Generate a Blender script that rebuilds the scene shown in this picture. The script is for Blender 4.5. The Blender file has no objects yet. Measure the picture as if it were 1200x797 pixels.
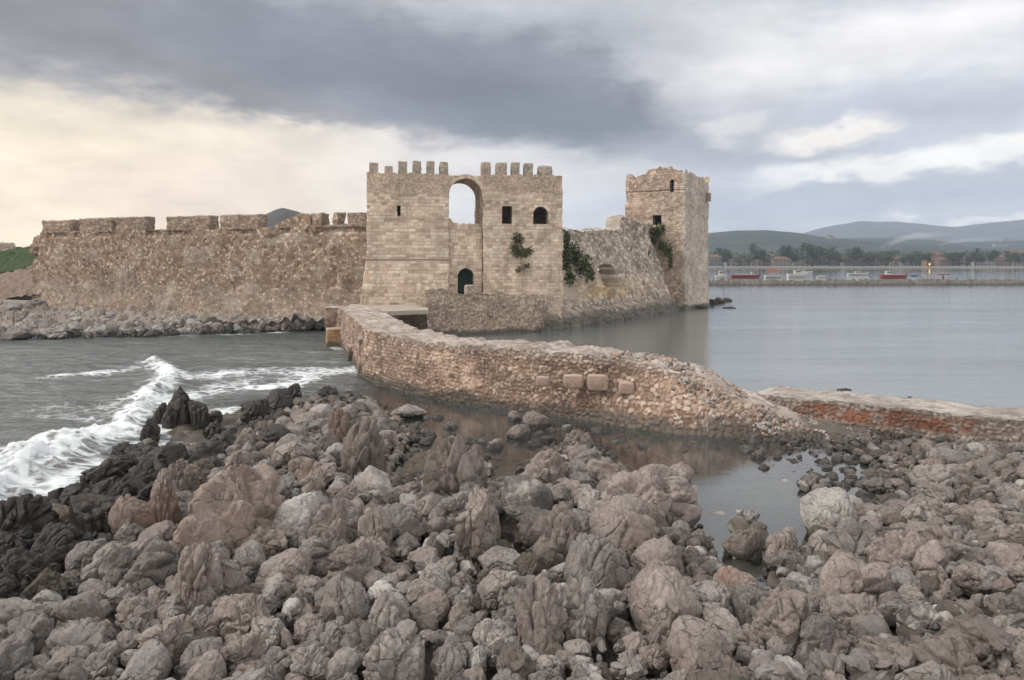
import bpy, bmesh, math, random
import numpy as np

# ------------------------------------------------------------------ camera, sky, sun, exposure
SC = bpy.context.scene
COL = SC.collection
F, YH, CH = 942.0, 303.0, 7.5          # focal length in photo pixels, horizon row, eye height above the water

cd = bpy.data.cameras.new('camera'); cam = bpy.data.objects.new('camera', cd); COL.objects.link(cam)
cam.location = (0, 0, CH); cam.rotation_euler = (math.radians(90), 0, 0)
cd.sensor_width = 36; cd.lens = 36 * F / 1200; cd.shift_y = -(398.5 - YH) / 1200
cd.clip_start = 0.1; cd.clip_end = 20000
SC.camera = cam
SC.view_settings.view_transform = 'Standard'; SC.view_settings.look = 'None'
SC.view_settings.exposure = 0.2; SC.view_settings.gamma = 1.0
SC.cycles.use_denoising = True
SC.cycles.max_bounces = 8; SC.cycles.transparent_max_bounces = 12; SC.cycles.volume_bounces = 2

SUN_EL, SUN_AZ = math.radians(44), math.radians(-98)      # azimuth clockwise from +Y (minus is to the left)
sl = bpy.data.lights.new('sun', 'SUN'); so = bpy.data.objects.new('sun', sl); COL.objects.link(so)
sl.energy = 2.1; sl.angle = math.radians(22); sl.color = (1.0, 0.93, 0.84)
so.location = (-40, -10, 60)
from mathutils import Vector
_sd = Vector((math.sin(SUN_AZ) * math.cos(SUN_EL), math.cos(SUN_AZ) * math.cos(SUN_EL), math.sin(SUN_EL)))
so.rotation_euler = (-_sd).to_track_quat('-Z', 'Y').to_euler()


class NT:
    """small helper around a node tree"""
    def __init__(s, tree): s.t = tree; s.l = tree.links
    def n(s, typ, ins=None, **kw):
        nd = s.t.nodes.new(typ)
        for k, v in kw.items(): setattr(nd, k, v)
        for k, v in (ins or {}).items():
            sock = nd.inputs[k]
            if isinstance(v, bpy.types.NodeSocket): s.l.new(v, sock)
            else: sock.default_value = v
        return nd
    def math(s, op, a, b=0.0, c=None, clamp=False):
        ins = {0: a, 1: b}
        if c is not None: ins[2] = c
        return s.n('ShaderNodeMath', ins, operation=op, use_clamp=clamp).outputs[0]
    def vmath(s, op, a, b=(0, 0, 0)):
        nd = s.n('ShaderNodeVectorMath', {0: a, 1: b}, operation=op)
        return nd.outputs['Value'] if op in ('LENGTH', 'DOT_PRODUCT') else nd.outputs[0]
    def mix(s, f, a, b, blend='MIX'):
        nd = s.n('ShaderNodeMix', data_type='RGBA', blend_type=blend)
        for k, v in ((0, f), (6, a), (7, b)):
            if isinstance(v, bpy.types.NodeSocket): s.l.new(v, nd.inputs[k])
            else: nd.inputs[k].default_value = v if k == 0 else (tuple(v) + (1,))[:4]
        return nd.outputs[2]
    def maprange(s, v, a, b, c=0.0, d=1.0, smooth=True):
        return s.n('ShaderNodeMapRange', {0: v, 1: a, 2: b, 3: c, 4: d}, interpolation_type='SMOOTHSTEP' if smooth else 'LINEAR').outputs[0]
    def noise(s, vec, scale, detail=4, rough=0.55, out=0, **kw):
        ins = {'Scale': scale, 'Detail': detail, 'Roughness': rough}
        if vec is not None: ins['Vector'] = vec
        return s.n('ShaderNodeTexNoise', ins, **kw).outputs[out]
    def ramp(s, f, stops):
        nd = s.n('ShaderNodeValToRGB', {0: f}); cr = nd.color_ramp
        while len(cr.elements) < len(stops): cr.elements.new(0.5)
        for e, (p, c) in zip(cr.elements, stops): e.position = p; e.color = (tuple(c) + (1,))[:4]
        return nd.outputs[0]


def skyuv(px, py):
    az = math.atan((px - 600) / F)
    return az, math.atan((YH - py) / F * math.cos(az))


W = bpy.data.worlds.new('World'); SC.world = W; W.use_nodes = True
W.node_tree.nodes.clear(); T = NT(W.node_tree)
direc = T.vmath('NORMALIZE', T.n('ShaderNodeTexCoord').outputs['Generated'])
sep = T.n('ShaderNodeSeparateXYZ', {0: direc})
az = T.math('ARCTAN2', sep.outputs[0], sep.outputs[1]); el = T.math('ARCSINE', sep.outputs[2])
uv0 = T.n('ShaderNodeCombineXYZ', {0: az, 1: el}).outputs[0]
stretched = T.n('ShaderNodeMapping', {'Vector': direc, 'Scale': (1, 1, 2.5)}).outputs[0]
def warp(scale, amt, detail):
    nz = T.noise(stretched, scale, detail, 0.6, out=1)
    v = T.vmath('SUBTRACT', nz, (0.5, 0.5, 0.5))
    return T.vmath('MULTIPLY', v, (amt * 1.7, amt, 0))
uvw = T.vmath('ADD', T.vmath('ADD', uv0, warp(3.5, 0.085, 3)), warp(15.0, 0.06, 10))
nish = T.n('ShaderNodeTexSky', sky_type='NISHITA', sun_disc=False, sun_elevation=SUN_EL, sun_rotation=SUN_AZ, air_density=1.0, dust_density=3.0, ozone_density=1.0).outputs[0]
K = 10.0                                # background strength is 0.1, cloud brightness below is given as seen
def kc(c): return tuple(x * K for x in c)
over = T.mix(T.maprange(el, 0.30, 0.80), kc((0.62, 0.62, 0.64)), kc((1.2, 1.19, 1.17)))     # thin bright overcast overhead
over = T.mix(T.maprange(sep.outputs[1], 0.0, -0.5), over, kc((1.40, 1.31, 1.20)))                # unseen sky behind the camera, brightened and warmed to light the castle fronts
skyc = T.mix(0.85, nish, over)
def layer(base, px, py, rx, ry, rot, col, soft=1.0, amt=1.0, hard=0.35):
    a, e = skyuv(px, py)
    m = T.n('ShaderNodeMapping', {'Vector': uvw, 'Location': (a, e, 0), 'Rotation': (0, 0, math.radians(rot)), 'Scale': (rx / F, ry / F, 1)}, vector_type='TEXTURE')
    ln = T.vmath('LENGTH', m.outputs[0])
    mask = T.maprange(ln, hard, 1.0 + soft * 0.4, amt, 0.0)
    return T.mix(mask, base, kc(col))
for args in [
    # the bright evening sky low on the left
    (40, 260, 780, 260, 0, (0.74, 0.66, 0.54), 1.2, 1.0, 0.1),
    (-20, 290, 480, 190, 0, (0.90, 0.795, 0.62), 1.0, 1.0, 0.1),
    (290, 225, 330, 55, 4, (0.74, 0.64, 0.57), 1.0, 0.6, 0.1),
    (500, 205, 190, 60, 0, (0.88, 0.80, 0.71), 1.0, 0.9, 0.2),
    # bluish grey deck on the right
    (980, 130, 460, 240, 0, (0.56, 0.585, 0.64), 1.0, 0.85, 0.2),
    (700, 225, 120, 50, 0, (0.68, 0.65, 0.62), 1.0, 0.9, 0.1),
    # long dark bank of cloud
    (120, -60, 720, 145, -8, (0.33, 0.335, 0.36), 0.25, 1.0, 0.80),
    (130, 40, 420, 52, -9, (0.23, 0.235, 0.26), 0.6, 0.9, 0.3),
    (520, 92, 350, 78, -10, (0.215, 0.225, 0.26), 0.3, 1.0, 0.70),
    (600, 120, 300, 52, -11, (0.135, 0.145, 0.172), 0.6, 0.95, 0.15),
    (270, 104, 290, 24, -12, (0.25, 0.245, 0.255), 0.5, 0.8, 0.3),
    (850, 182, 150, 34, -2, (0.36, 0.37, 0.41), 0.6, 0.8, 0.2),
    (620, -5, 360, 42, -4, (0.50, 0.51, 0.54), 1.0, 0.9, 0.1),
    (840, 100, 120, 70, -30, (0.60, 0.59, 0.60), 0.5, 0.85, 0.3),
    (790, 60, 90, 36, -20, (0.46, 0.47, 0.50), 0.5, 0.7, 0.3),
    (1030, 48, 230, 46, 6, (0.90, 0.87, 0.85), 0.7, 0.85, 0.2),
    (1150, 85, 200, 36, -4, (0.80, 0.79, 0.79), 0.7, 0.8, 0.2),
    (905, 40, 110, 40, -20, (0.72, 0.71, 0.71), 0.6, 0.8, 0.2),
    (1090, 118, 230, 30, 0, (0.48, 0.51, 0.58), 0.7, 0.8, 0.2),
    # bright gaps on the right
    (975, 158, 80, 20, 8, (0.92, 0.87, 0.80), 0.3, 1.0, 0.45),
    (1105, 195, 200, 24, 4, (0.98, 0.95, 0.90), 0.4, 0.95, 0.4),
    (860, 152, 40, 18, 20, (0.72, 0.70, 0.69), 0.5, 0.9, 0.3),
    (1010, 232, 330, 22, 3, (0.46, 0.48, 0.54), 0.4, 0.95, 0.5),
    (1150, 262, 120, 8, 0, (0.95, 0.92, 0.88), 0.5, 0.8, 0.3),
]:
    skyc = layer(skyc, *args)
tex = T.maprange(T.noise(stretched, 9.0, 9, 0.6), 0.28, 0.72, 0.86, 1.16, smooth=False)
skyc = T.mix(1.0, skyc, T.n('ShaderNodeCombineXYZ', {0: tex, 1: tex, 2: tex}).outputs[0], 'MULTIPLY')
bg = T.n('ShaderNodeBackground', {'Color': skyc, 'Strength': 0.1})
T.l.new(bg.outputs[0], T.n('ShaderNodeOutputWorld').inputs[0])

# ------------------------------------------------------------------ pixel / place helpers
rng = random.Random(7); R = np.random.RandomState(11)
def gp(px, py, z=0.0):
    d = (CH - z) * F / (py - YH)
    return (px - 600) / F * d, d
def wp(px, py, d): return (px - 600) / F * d, d, CH - (py - YH) / F * d
def zat(py, d): return CH - (py - YH) / F * d

# ------------------------------------------------------------------ numpy noise
def _h(ix, iy, iz, seed):
    with np.errstate(over='ignore'):
        h = (ix.astype(np.int64) * 374761393 + iy.astype(np.int64) * 668265263 + iz.astype(np.int64) * 2147483647 + seed * 974634777) & 0xFFFFFFFF
        h = ((h ^ (h >> 13)) * 1274126177) & 0xFFFFFFFF
        h = ((h ^ (h >> 16)) * 2246822519) & 0xFFFFFFFF
        h = h ^ (h >> 15)
    return (h & 0xFFFFFF) / float(0x1000000)
def vnoise(p, seed=0):
    i = np.floor(p).astype(np.int64); f = p - i; f = f * f * f * (f * (f * 6 - 15) + 10)
    r = 0
    for dx in (0, 1):
        for dy in (0, 1):
            for dz in (0, 1):
                w = (f[:, 0] if dx else 1 - f[:, 0]) * (f[:, 1] if dy else 1 - f[:, 1]) * (f[:, 2] if dz else 1 - f[:, 2])
                r = r + w * _h(i[:, 0] + dx, i[:, 1] + dy, i[:, 2] + dz, seed)
    return r * 2 - 1
def fbm(p, octv=4, seed=0, gain=0.5):
    a, s, r = 1.0, 1.0, 0
    for k in range(octv):
        r = r + a * vnoise(p * s + k * 17.3, seed + k); a *= gain; s *= 2.03
    return r
def worley(p, seed=0, jit=0.9):
    i = np.floor(p).astype(np.int64); n = len(p)
    f1 = np.full(n, 9.0); f2 = np.full(n, 9.0); rid = np.zeros(n)
    for dx in (-1, 0, 1):
        for dy in (-1, 0, 1):
            for dz in (-1, 0, 1):
                c = i + (dx, dy, dz)
                o = np.stack([_h(c[:, 0], c[:, 1], c[:, 2], seed + q) for q in (1, 2, 3)], 1)
                d = np.sqrt((((c + 0.5 + (o - 0.5) * jit) - p) ** 2).sum(1))
                new = d < f1
                f2 = np.where(new, f1, np.minimum(f2, d)); f1 = np.where(new, d, f1)
                rid = np.where(new, o[:, 0] * 0.6 + o[:, 1] * 0.4, rid)
    return f1, f2, rid
def worley2(u, v, seed=0, jit=0.85):
    p = np.stack([u, v], 1); i = np.floor(p).astype(np.int64); n = len(p); z = np.zeros(n, np.int64)
    f1 = np.full(n, 9.0); f2 = np.full(n, 9.0); rid = np.zeros(n)
    for dx in (-1, 0, 1):
        for dy in (-1, 0, 1):
            c = i + (dx, dy)
            o = np.stack([_h(c[:, 0], c[:, 1], z, seed + q) for q in (1, 2)], 1)
            d = np.sqrt((((c + 0.5 + (o - 0.5) * jit) - p) ** 2).sum(1))
            new = d < f1
            f2 = np.where(new, f1, np.minimum(f2, d)); f1 = np.where(new, d, f1)
            rid = np.where(new, _h(c[:, 0], c[:, 1], z, seed + 9), rid)
    return f1, f2, rid
def sstep(a, b, x):
    t = np.clip((x - a) / (b - a), 0, 1); return t * t * (3 - 2 * t)

# masonry patterns: give random tone 0..1, stone mask 0..1 and relief in metres
def rubble(u, v, seed, size=0.3, flat=1.35, relief=0.06):
    u = u + 0.25 * size * vnoise(np.stack([u * 1.1, v * 1.1, u * 0 + seed], 1), seed)
    f1, f2, r = worley2(u / size, v * flat / size, seed)
    e = sstep(0.03, 0.22, f2 - f1)
    return r, e, relief * (e * (0.55 + 0.7 * r) - 0.6)
def ashlar(u, v, seed, course=0.33, length=0.55, relief=0.03):
    v = v + 0.02 * vnoise(np.stack([u * .5, v * .5, u * 0 + seed], 1), seed)
    vv = v / course; row = np.floor(vv).astype(np.int64); z = row * 0
    ln = length * (0.7 + 0.7 * _h(row, z, z, seed + 5)); uu = u / ln + 7 * _h(row, z + 1, z, seed + 6)
    ci = np.floor(uu).astype(np.int64); r = _h(ci, row, z, seed)
    fu = uu - ci; fv = vv - row
    d = np.minimum(np.minimum(fu, 1 - fu) * ln, np.minimum(fv, 1 - fv) * course)
    e = sstep(0.0, 0.055, d)
    gone = _h(ci, row, z + 3, seed) > .975
    return np.where(gone, r * .3, r), 0.35 + 0.65 * e, np.where(gone, -.10 * e, 0) + relief * (e * (0.6 + 0.6 * r) - 0.7)

# ------------------------------------------------------------------ mesh building
def mesh_np(name, verts, faces, mats, attr=None, smooth=True, parent=None, midx=None, extra=None):
    me = bpy.data.meshes.new(name)
    verts = np.asarray(verts, np.float32); n = len(verts)
    if isinstance(faces, np.ndarray) and faces.ndim == 2:
        k = faces.shape[1]; nf = len(faces)
        me.vertices.add(n); me.vertices.foreach_set('co', verts.ravel())
        me.loops.add(nf * k); me.loops.foreach_set('vertex_index', faces.astype(np.int32).ravel())
        me.polygons.add(nf); me.polygons.foreach_set('loop_start', np.arange(0, nf * k, k, dtype=np.int32))
        me.update(calc_edges=True)
    else:
        me.from_pydata([tuple(v) for v in verts], [], [tuple(f) for f in faces]); me.update()
    me.validate()
    for m in (mats if isinstance(mats, (list, tuple)) else [mats]): me.materials.append(m)
    if midx is not None and len(midx) == len(me.polygons): me.polygons.foreach_set('material_index', np.asarray(midx, np.int32))
    me.polygons.foreach_set('use_smooth', np.full(len(me.polygons), smooth))
    if attr is not None:
        a = me.color_attributes.new('stone', 'FLOAT_COLOR', 'POINT'); a.data.foreach_set('color', np.asarray(attr, np.float32).ravel())
    for k, v in (extra or {}).items():
        a = me.attributes.new(k, 'FLOAT', 'POINT'); a.data.foreach_set('value', np.asarray(v, np.float32))
    o = bpy.data.objects.new(name, me); COL.objects.link(o)
    if parent is not None: o.parent = parent
    return o
def thing(name, label, cat, loc=(0, 0, 0), rz=0.0, group=None):
    o = bpy.data.objects.new(name, None); COL.objects.link(o); o.empty_display_size = 0.3
    o.location = loc; o.rotation_euler = (0, 0, rz); return tag(o, label, cat, group)
def tag(o, label=None, cat=None, group=None, kind=None):
    if label: o['label'] = label
    if cat: o['category'] = cat
    if group: o['group'] = group
    if kind: o['kind'] = kind
    return o
class MB:
    """collects simple solids into one mesh"""
    def __init__(s): s.v = []; s.f = []
    def add(s, vs, fs):
        b = len(s.v); s.v += [tuple(v) for v in vs]; s.f += [tuple(b + i for i in f) for f in fs]
    def box(s, x0, x1, y0, y1, z0, z1):
        s.add([(x0, y0, z0), (x1, y0, z0), (x1, y1, z0), (x0, y1, z0), (x0, y0, z1), (x1, y0, z1), (x1, y1, z1), (x0, y1, z1)],
              [(0, 3, 2, 1), (4, 5, 6, 7), (0, 1, 5, 4), (1, 2, 6, 5), (2, 3, 7, 6), (3, 0, 4, 7)])
    def tube(s, a, b, r0, r1, n=8):
        a = Vector(a); b = Vector(b); d = (b - a).normalized(); q = d.orthogonal().normalized(); w = d.cross(q)
        vs = []
        for c, r in ((a, r0), (b, r1)):
            for k in range(n):
                t = 2 * math.pi * k / n; vs.append(c + q * (r * math.cos(t)) + w * (r * math.sin(t)))
        fs = [(k, (k + 1) % n, n + (k + 1) % n, n + k) for k in range(n)] + [tuple(range(n - 1, -1, -1)), tuple(range(n, 2 * n))]
        s.add(vs, fs)
    def build(s, name, mat, parent=None, smooth=False): return mesh_np(name, s.v, s.f, mat, smooth=smooth, parent=parent)

def wall_ring(pts, zs, top, style, holes=(), batter=None, res=0.1, reveal=0.9, rough=0.05, seed=0, cap=True, masks=None):
    """closed plan polygon (counter-clockwise from above), stone relief outside, openings with reveals.
    holes: (side, u0, u1, z0, z1, arched). returns verts, quads, attr"""
    xs, ys, nx, ny, side, us, sacc = [], [], [], [], [], [], []
    acc = 0.0; m = len(pts)
    for i in range(m):
        a = np.array(pts[i], float); b = np.array(pts[(i + 1) % m], float); L = np.linalg.norm(b - a); k = max(2, int(math.ceil(L / res)))
        t = (b - a) / L
        for j in range(k):
            p = a + t * (L * j / k); xs.append(p[0]); ys.append(p[1]); nx.append(t[1]); ny.append(-t[0]); side.append(i); us.append(L * j / k); sacc.append(acc + L * j / k)
        acc += L
    xs, ys, nx, ny, side, us, sacc = map(np.array, (xs, ys, nx, ny, side, us, sacc)); nc = len(xs)
    nxs = nx.copy(); nys = ny.copy()
    first = us == 0
    nxs[first] = (nx + np.roll(nx, 1))[first]; nys[first] = (ny + np.roll(ny, 1))[first]
    tp = np.array([top(int(side[i]), us[i], xs[i], ys[i]) for i in range(nc)])
    nr = int((tp.max() - zs) / res) + 2
    zg = zs + (tp.max() - zs) * np.arange(nr) / (nr - 1)
    Z = np.minimum(zg[:, None], tp[None, :]); S = np.broadcast_to(sacc, Z.shape)
    r, e, dsp = style(S.ravel(), Z.ravel(), seed)
    P0 = np.stack([np.broadcast_to(xs, Z.shape).ravel(), np.broadcast_to(ys, Z.shape).ravel(), Z.ravel()], 1)
    dsp = dsp + rough * fbm(P0 * 0.9, 3, seed + 3)
    if batter is not None: dsp = dsp + batter(np.broadcast_to(side, Z.shape).ravel(), Z.ravel())
    V = P0.copy(); V[:, 0] += np.broadcast_to(nxs, Z.shape).ravel() * dsp; V[:, 1] += np.broadcast_to(nys, Z.shape).ravel() * dsp
    A = np.stack([r, e, r * 0, r * 0], 1)
    if masks is not None: A[:, 2:4] = masks(P0)
    jj, ii = np.meshgrid(np.arange(nr - 1), np.arange(nc), indexing='ij'); i2 = (ii + 1) % nc
    fz = Z[jj + 1, ii] - Z[jj, ii] + Z[jj + 1, i2] - Z[jj, i2] > 1e-5
    uc = us[ii] + res * 0.5; zc = (Z[jj, ii] + Z[jj + 1, ii]) * 0.5
    inh = np.zeros(ii.shape, bool)
    for (sd, u0, u1, z0, z1, arched) in holes:
        h = (side[ii] == sd) & (uc > u0) & (uc < u1) & (zc > z0)
        if arched:
            rad = (u1 - u0) / 2; cz = z1 - rad
            h &= (zc < cz) | (((uc - (u0 + u1) / 2) ** 2 + (zc - cz) ** 2) < rad * rad)
        else: h &= zc < z1
        inh |= h
    ok = fz & ~inh
    idx = lambda j, i: j * nc + i
    faces = np.stack([idx(jj, ii), idx(jj, i2), idx(jj + 1, i2), idx(jj + 1, ii)], -1)[ok]
    faces = [tuple(f) for f in faces]; verts = [tuple(v) for v in V]; attr = [tuple(a) for a in A]
    if inh.any():                                         # reveals of the openings
        inner = {}
        def inn(k):
            if k not in inner:
                i = k % nc; inner[k] = len(verts); v = V[k]
                verts.append((v[0] - nx[i] * reveal, v[1] - ny[i] * reveal, v[2])); attr.append((A[k][0], 1, 0, 0))
            return inner[k]
        hs = set(zip(*np.nonzero(inh)))
        for (j, i) in hs:
            a, b, c, d = idx(j, i), idx(j, (i + 1) % nc), idx(j + 1, (i + 1) % nc), idx(j + 1, i)
            for (dj, di, p, q) in ((-1, 0, a, b), (0, 1, b, c), (1, 0, c, d), (0, -1, d, a)):
                if (j + dj, (i + di) % nc) not in hs: faces.append((q, p, inn(p), inn(q)))
    if cap:
        c0 = len(verts); cz = float(np.min(tp)) - 0.05
        for i in range(nc): verts.append((xs[i] - nxs[i] * 0.02, ys[i] - nys[i] * 0.02, cz)); attr.append((0.4, 1, 0.7, 0))
        faces.append(tuple(range(c0, c0 + nc)))
    return verts, faces, attr

def wall_strip(front, back, zs, top, style, res=0.08, rough=0.06, seed=0, batter=None, toprough=0.06, masks=None, backres=6, topn=8):
    """open wall: front path and back path (plan points of equal count), top(t, s, x, y) height. returns verts, faces, attr"""
    fr = np.array(front, float); bk = np.array(back, float)
    seg = np.r_[0, np.cumsum(np.linalg.norm(np.diff(fr, axis=0), axis=1))]; L = seg[-1]; nc = int(L / res) + 2
    s = np.linspace(0, L, nc)
    fx = np.interp(s, seg, fr[:, 0]); fy = np.interp(s, seg, fr[:, 1]); bx = np.interp(s, seg, bk[:, 0]); by = np.interp(s, seg, bk[:, 1])
    k = 9; ker = np.ones(k) / k
    tx = np.gradient(fx); ty = np.gradient(fy)
    tx = np.convolve(np.pad(tx, k // 2, 'edge'), ker, 'valid'); ty = np.convolve(np.pad(ty, k // 2, 'edge'), ker, 'valid')
    l = np.hypot(tx, ty); nx, ny = ty / l, -tx / l
    if callable(zs): zb = np.array([zs(a) for a in s])
    else: zb = np.full(nc, zs)
    tp = np.array([top(s[i], fx[i], fy[i]) for i in range(nc)])
    nr = int((tp.max() - zb.min()) / res) + 2
    zg = zb.min() + (tp.max() - zb.min()) * np.arange(nr) / (nr - 1)
    rows, att = [], []
    Z = np.clip(zg[:, None], zb[None, :], tp[None, :]); S = np.broadcast_to(s, Z.shape)
    P0 = np.stack([np.broadcast_to(fx, Z.shape), np.broadcast_to(fy, Z.shape), Z], -1)
    r, e, dsp = style(S.ravel(), Z.ravel(), seed)
    dsp = dsp + rough * fbm(P0.reshape(-1, 3) * 0.8, 3, seed + 3)
    if batter is not None: dsp = dsp + batter(S.ravel(), Z.ravel())
    dsp = dsp.reshape(Z.shape)
    Vf = P0.copy(); Vf[..., 0] += nx * dsp; Vf[..., 1] += ny * dsp
    Af = np.stack([r, e, r * 0, r * 0], -1).reshape(Z.shape + (4,))
    if masks is not None: Af[..., 2:4] = masks(P0.reshape(-1, 3), S.ravel()).reshape(Z.shape + (2,))
    tt = np.linspace(0, 1, topn + 2)[1:]
    Pt = np.stack([fx + (bx - fx) * tt[:, None], fy + (by - fy) * tt[:, None], np.broadcast_to(tp, (len(tt), nc))], -1)
    q = Pt.reshape(-1, 3)
    f1, f2, rr = worley2(q[:, 0] / 0.4, q[:, 1] / 0.4, seed + 40)
    Pt[..., 2] += (toprough * (fbm(q * 1.3, 3, seed + 8) + 0.8 * sstep(0.02, 0.3, f2 - f1) - 0.5)).reshape(Pt.shape[:2])
    Pt[0, :, 2] = tp
    At = np.stack([rr, sstep(.02, .2, f2 - f1), 0.35 + .5 * rr, rr * 0], -1).reshape(Pt.shape[:2] + (4,))
    tb = np.linspace(0, 1, backres + 1)[1:]
    Pb = np.stack([np.broadcast_to(bx, (backres, nc)), np.broadcast_to(by, (backres, nc)), Pt[-1, :, 2] + (zb - Pt[-1, :, 2]) * tb[:, None]], -1)
    Ab = np.zeros(Pb.shape[:2] + (4,)); Ab[..., 0] = 0.4; Ab[..., 1] = 1
    V = np.concatenate([Vf, Pt, Pb], 0); A = np.concatenate([Af, At, Ab], 0); R_ = len(V)
    jj, ii = np.meshgrid(np.arange(R_ - 1), np.arange(nc - 1), indexing='ij')
    fc = np.stack([jj * nc + ii, jj * nc + ii + 1, (jj + 1) * nc + ii + 1, (jj + 1) * nc + ii], -1).reshape(-1, 4)
    VV = V.reshape(-1, 3)
    d1 = np.linalg.norm(VV[fc[:, 0]] - VV[fc[:, 3]], axis=1) + np.linalg.norm(VV[fc[:, 1]] - VV[fc[:, 2]], axis=1)
    fc = fc[d1 > 1e-4]
    faces = [tuple(f) for f in fc]
    for c in (0, nc - 1):                                  # ends
        ring = [j * nc + c for j in range(R_)]
        faces.append(tuple(ring if c else ring[::-1]))
    return VV, faces, A.reshape(-1, 4)

_cube = {}
def cube_grid(n):
    if n not in _cube:
        bm = bmesh.new(); bmesh.ops.create_cube(bm, size=2.0); bmesh.ops.subdivide_edges(bm, edges=bm.edges[:], cuts=n, use_grid_fill=True)
        bm.verts.ensure_lookup_table()
        _cube[n] = (np.array([v.co[:] for v in bm.verts]), [tuple(v.index for v in f.verts) for f in bm.faces]); bm.free()
    return _cube[n]
def stone_block(name, size, seed, mat, parent=None, loc=(0, 0, 0), rz=0.0, n=10, style=None, round_=0.25, rough=0.06, masks=(0, 0)):
    """a worn masonry block: base at loc, size x, y, z"""
    v, f = cube_grid(n); v = v.copy()
    ln = np.linalg.norm(v, axis=1, keepdims=True); v = v * (1 - round_ * (ln - 1) / 0.73 * 0.55)
    sz = np.array(size) / 2
    p = v * sz
    p0 = p.copy()
    r, e, dsp = (style or (lambda a, b, s: rubble(a, b, s, 0.25, 1.3, 0.05)))(p0[:, 0] + p0[:, 1] * 0.97 + seed * 3.1, p0[:, 2], seed)
    nrm = v / np.linalg.norm(v, axis=1, keepdims=True)
    p = p + nrm * (dsp + rough * fbm(p0 * 1.5 + seed, 3, seed))[:, None]; p[:, 2] += sz[2]
    A = np.stack([r, e, np.where(v[:, 2] > 0.9, 0.8, 0.0) + masks[0], r * 0 + masks[1]], 1)
    o = mesh_np(name, p, f, mat, A, parent=parent); o.location = loc; o.rotation_euler = (0, 0, rz); return o

# ------------------------------------------------------------------ materials
def new_mat(name):
    m = bpy.data.materials.new(name); m.use_nodes = True; m.node_tree.nodes.clear(); return m, NT(m.node_tree)
def finish(m, T, bsdf, disp=None):
    o = T.n('ShaderNodeOutputMaterial'); T.l.new(bsdf, o.inputs[0]); return m
def principled(T, col, rough=0.9, normal=None, spec=0.3, **kw):
    ins = {'Base Color': col if isinstance(col, bpy.types.NodeSocket) else (tuple(col) + (1,))[:4], 'Roughness': rough, 'Specular IOR Level': spec}
    if normal is not None: ins['Normal'] = normal
    ins.update(kw)
    return T.n('ShaderNodeBsdfPrincipled', ins).outputs[0]
def plain(name, col, rough=0.7, var=0.25, scale=3.0, spec=0.3, emit=None):
    m, T = new_mat(name); pos = T.n('ShaderNodeTexCoord').outputs['Object']
    nz = T.maprange(T.noise(pos, scale, 5), 0.3, 0.7, 1 - var, 1 + var, False)
    c = T.mix(1.0, col, T.n('ShaderNodeCombineXYZ', {0: nz, 1: nz, 2: nz}).outputs[0], 'MULTIPLY')
    kw = {}
    if emit: kw = {'Emission Color': tuple(emit[0]) + (1,), 'Emission Strength': emit[1]}
    return finish(m, T, principled(T, c, rough, spec=spec, **kw))
def masonry(name, stones, mortar, pale=(0.36, 0.34, 0.31), alt=(0.30, 0.13, 0.08), wet=0.7, stain=0.35, bump=0.5, streak=0.0):
    m, T = new_mat(name)
    a = T.n('ShaderNodeVertexColor', layer_name='stone'); s = T.n('ShaderNodeSeparateColor', {0: a.outputs[0]})
    pos = T.n('ShaderNodeNewGeometry').outputs['Position']
    n = len(stones)
    c = T.ramp(s.outputs[0], [(i / (n - 1), st) for i, st in enumerate(stones)])
    c = T.mix(T.math('MULTIPLY', T.math('SUBTRACT', 1.0, s.outputs[1]), 0.8), c, mortar)
    c = T.mix(T.math('MULTIPLY', a.outputs[1], T.maprange(T.noise(pos, 1.5, 5), 0.35, 0.6), clamp=True), c, alt)
    grain = T.noise(pos, 9.0, 6, 0.7)
    c = T.mix(T.math('MULTIPLY', s.outputs[2], T.maprange(grain, 0.25, 0.65, 0.55, 1.0)), c, pale)
    st = T.maprange(T.noise(pos, 0.35, 6, 0.65), 0.3, 0.7, 1 - stain, 1 + stain, False)
    c = T.mix(1.0, c, T.n('ShaderNodeCombineXYZ', {0: st, 1: st, 2: st}).outputs[0], 'MULTIPLY')
    g2 = T.maprange(grain, 0.3, 0.7, 0.78, 1.2, False)
    c = T.mix(1.0, c, T.n('ShaderNodeCombineXYZ', {0: g2, 1: g2, 2: g2}).outputs[0], 'MULTIPLY')
    if streak:                                               # rain-run lichen with a shape of its own
        sm = T.n('ShaderNodeMapping', {'Vector': pos, 'Scale': (0.9, 0.9, 0.12)}).outputs[0]
        c = T.mix(T.maprange(T.noise(sm, 1.0, 4), 0.55, 0.72, 0, streak), c, (0.10, 0.09, 0.085))
    z = T.n('ShaderNodeSeparateXYZ', {0: pos}).outputs[2]
    zz = T.math('ADD', z, T.math('MULTIPLY', T.math('SUBTRACT', T.noise(pos, 0.8, 4), 0.5), 1.2))
    wetm = T.maprange(zz, wet * 0.35, wet, 1.0, 0.0)
    c = T.mix(T.math('MULTIPLY', wetm, 0.85), c, (0.055, 0.05, 0.042))
    b = T.n('ShaderNodeBump', {'Height': T.noise(pos, 14.0, 6, 0.7), 'Strength': bump, 'Distance': 0.05}).outputs[0]
    return finish(m, T, principled(T, c, T.maprange(wetm, 0, 1, 0.92, 0.55), b))
M_gate = masonry('gate_ashlar', [(0.37, 0.285, 0.22), (0.49, 0.39, 0.31), (0.55, 0.45, 0.365), (0.62, 0.53, 0.445)], (0.25, 0.195, 0.155), stain=0.22, streak=0.35)
M_gaterub = masonry('gate_rubble', [(0.20, 0.155, 0.12), (0.29, 0.24, 0.19), (0.36, 0.30, 0.24), (0.44, 0.38, 0.31)], (0.17, 0.13, 0.105), stain=0.25)
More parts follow.
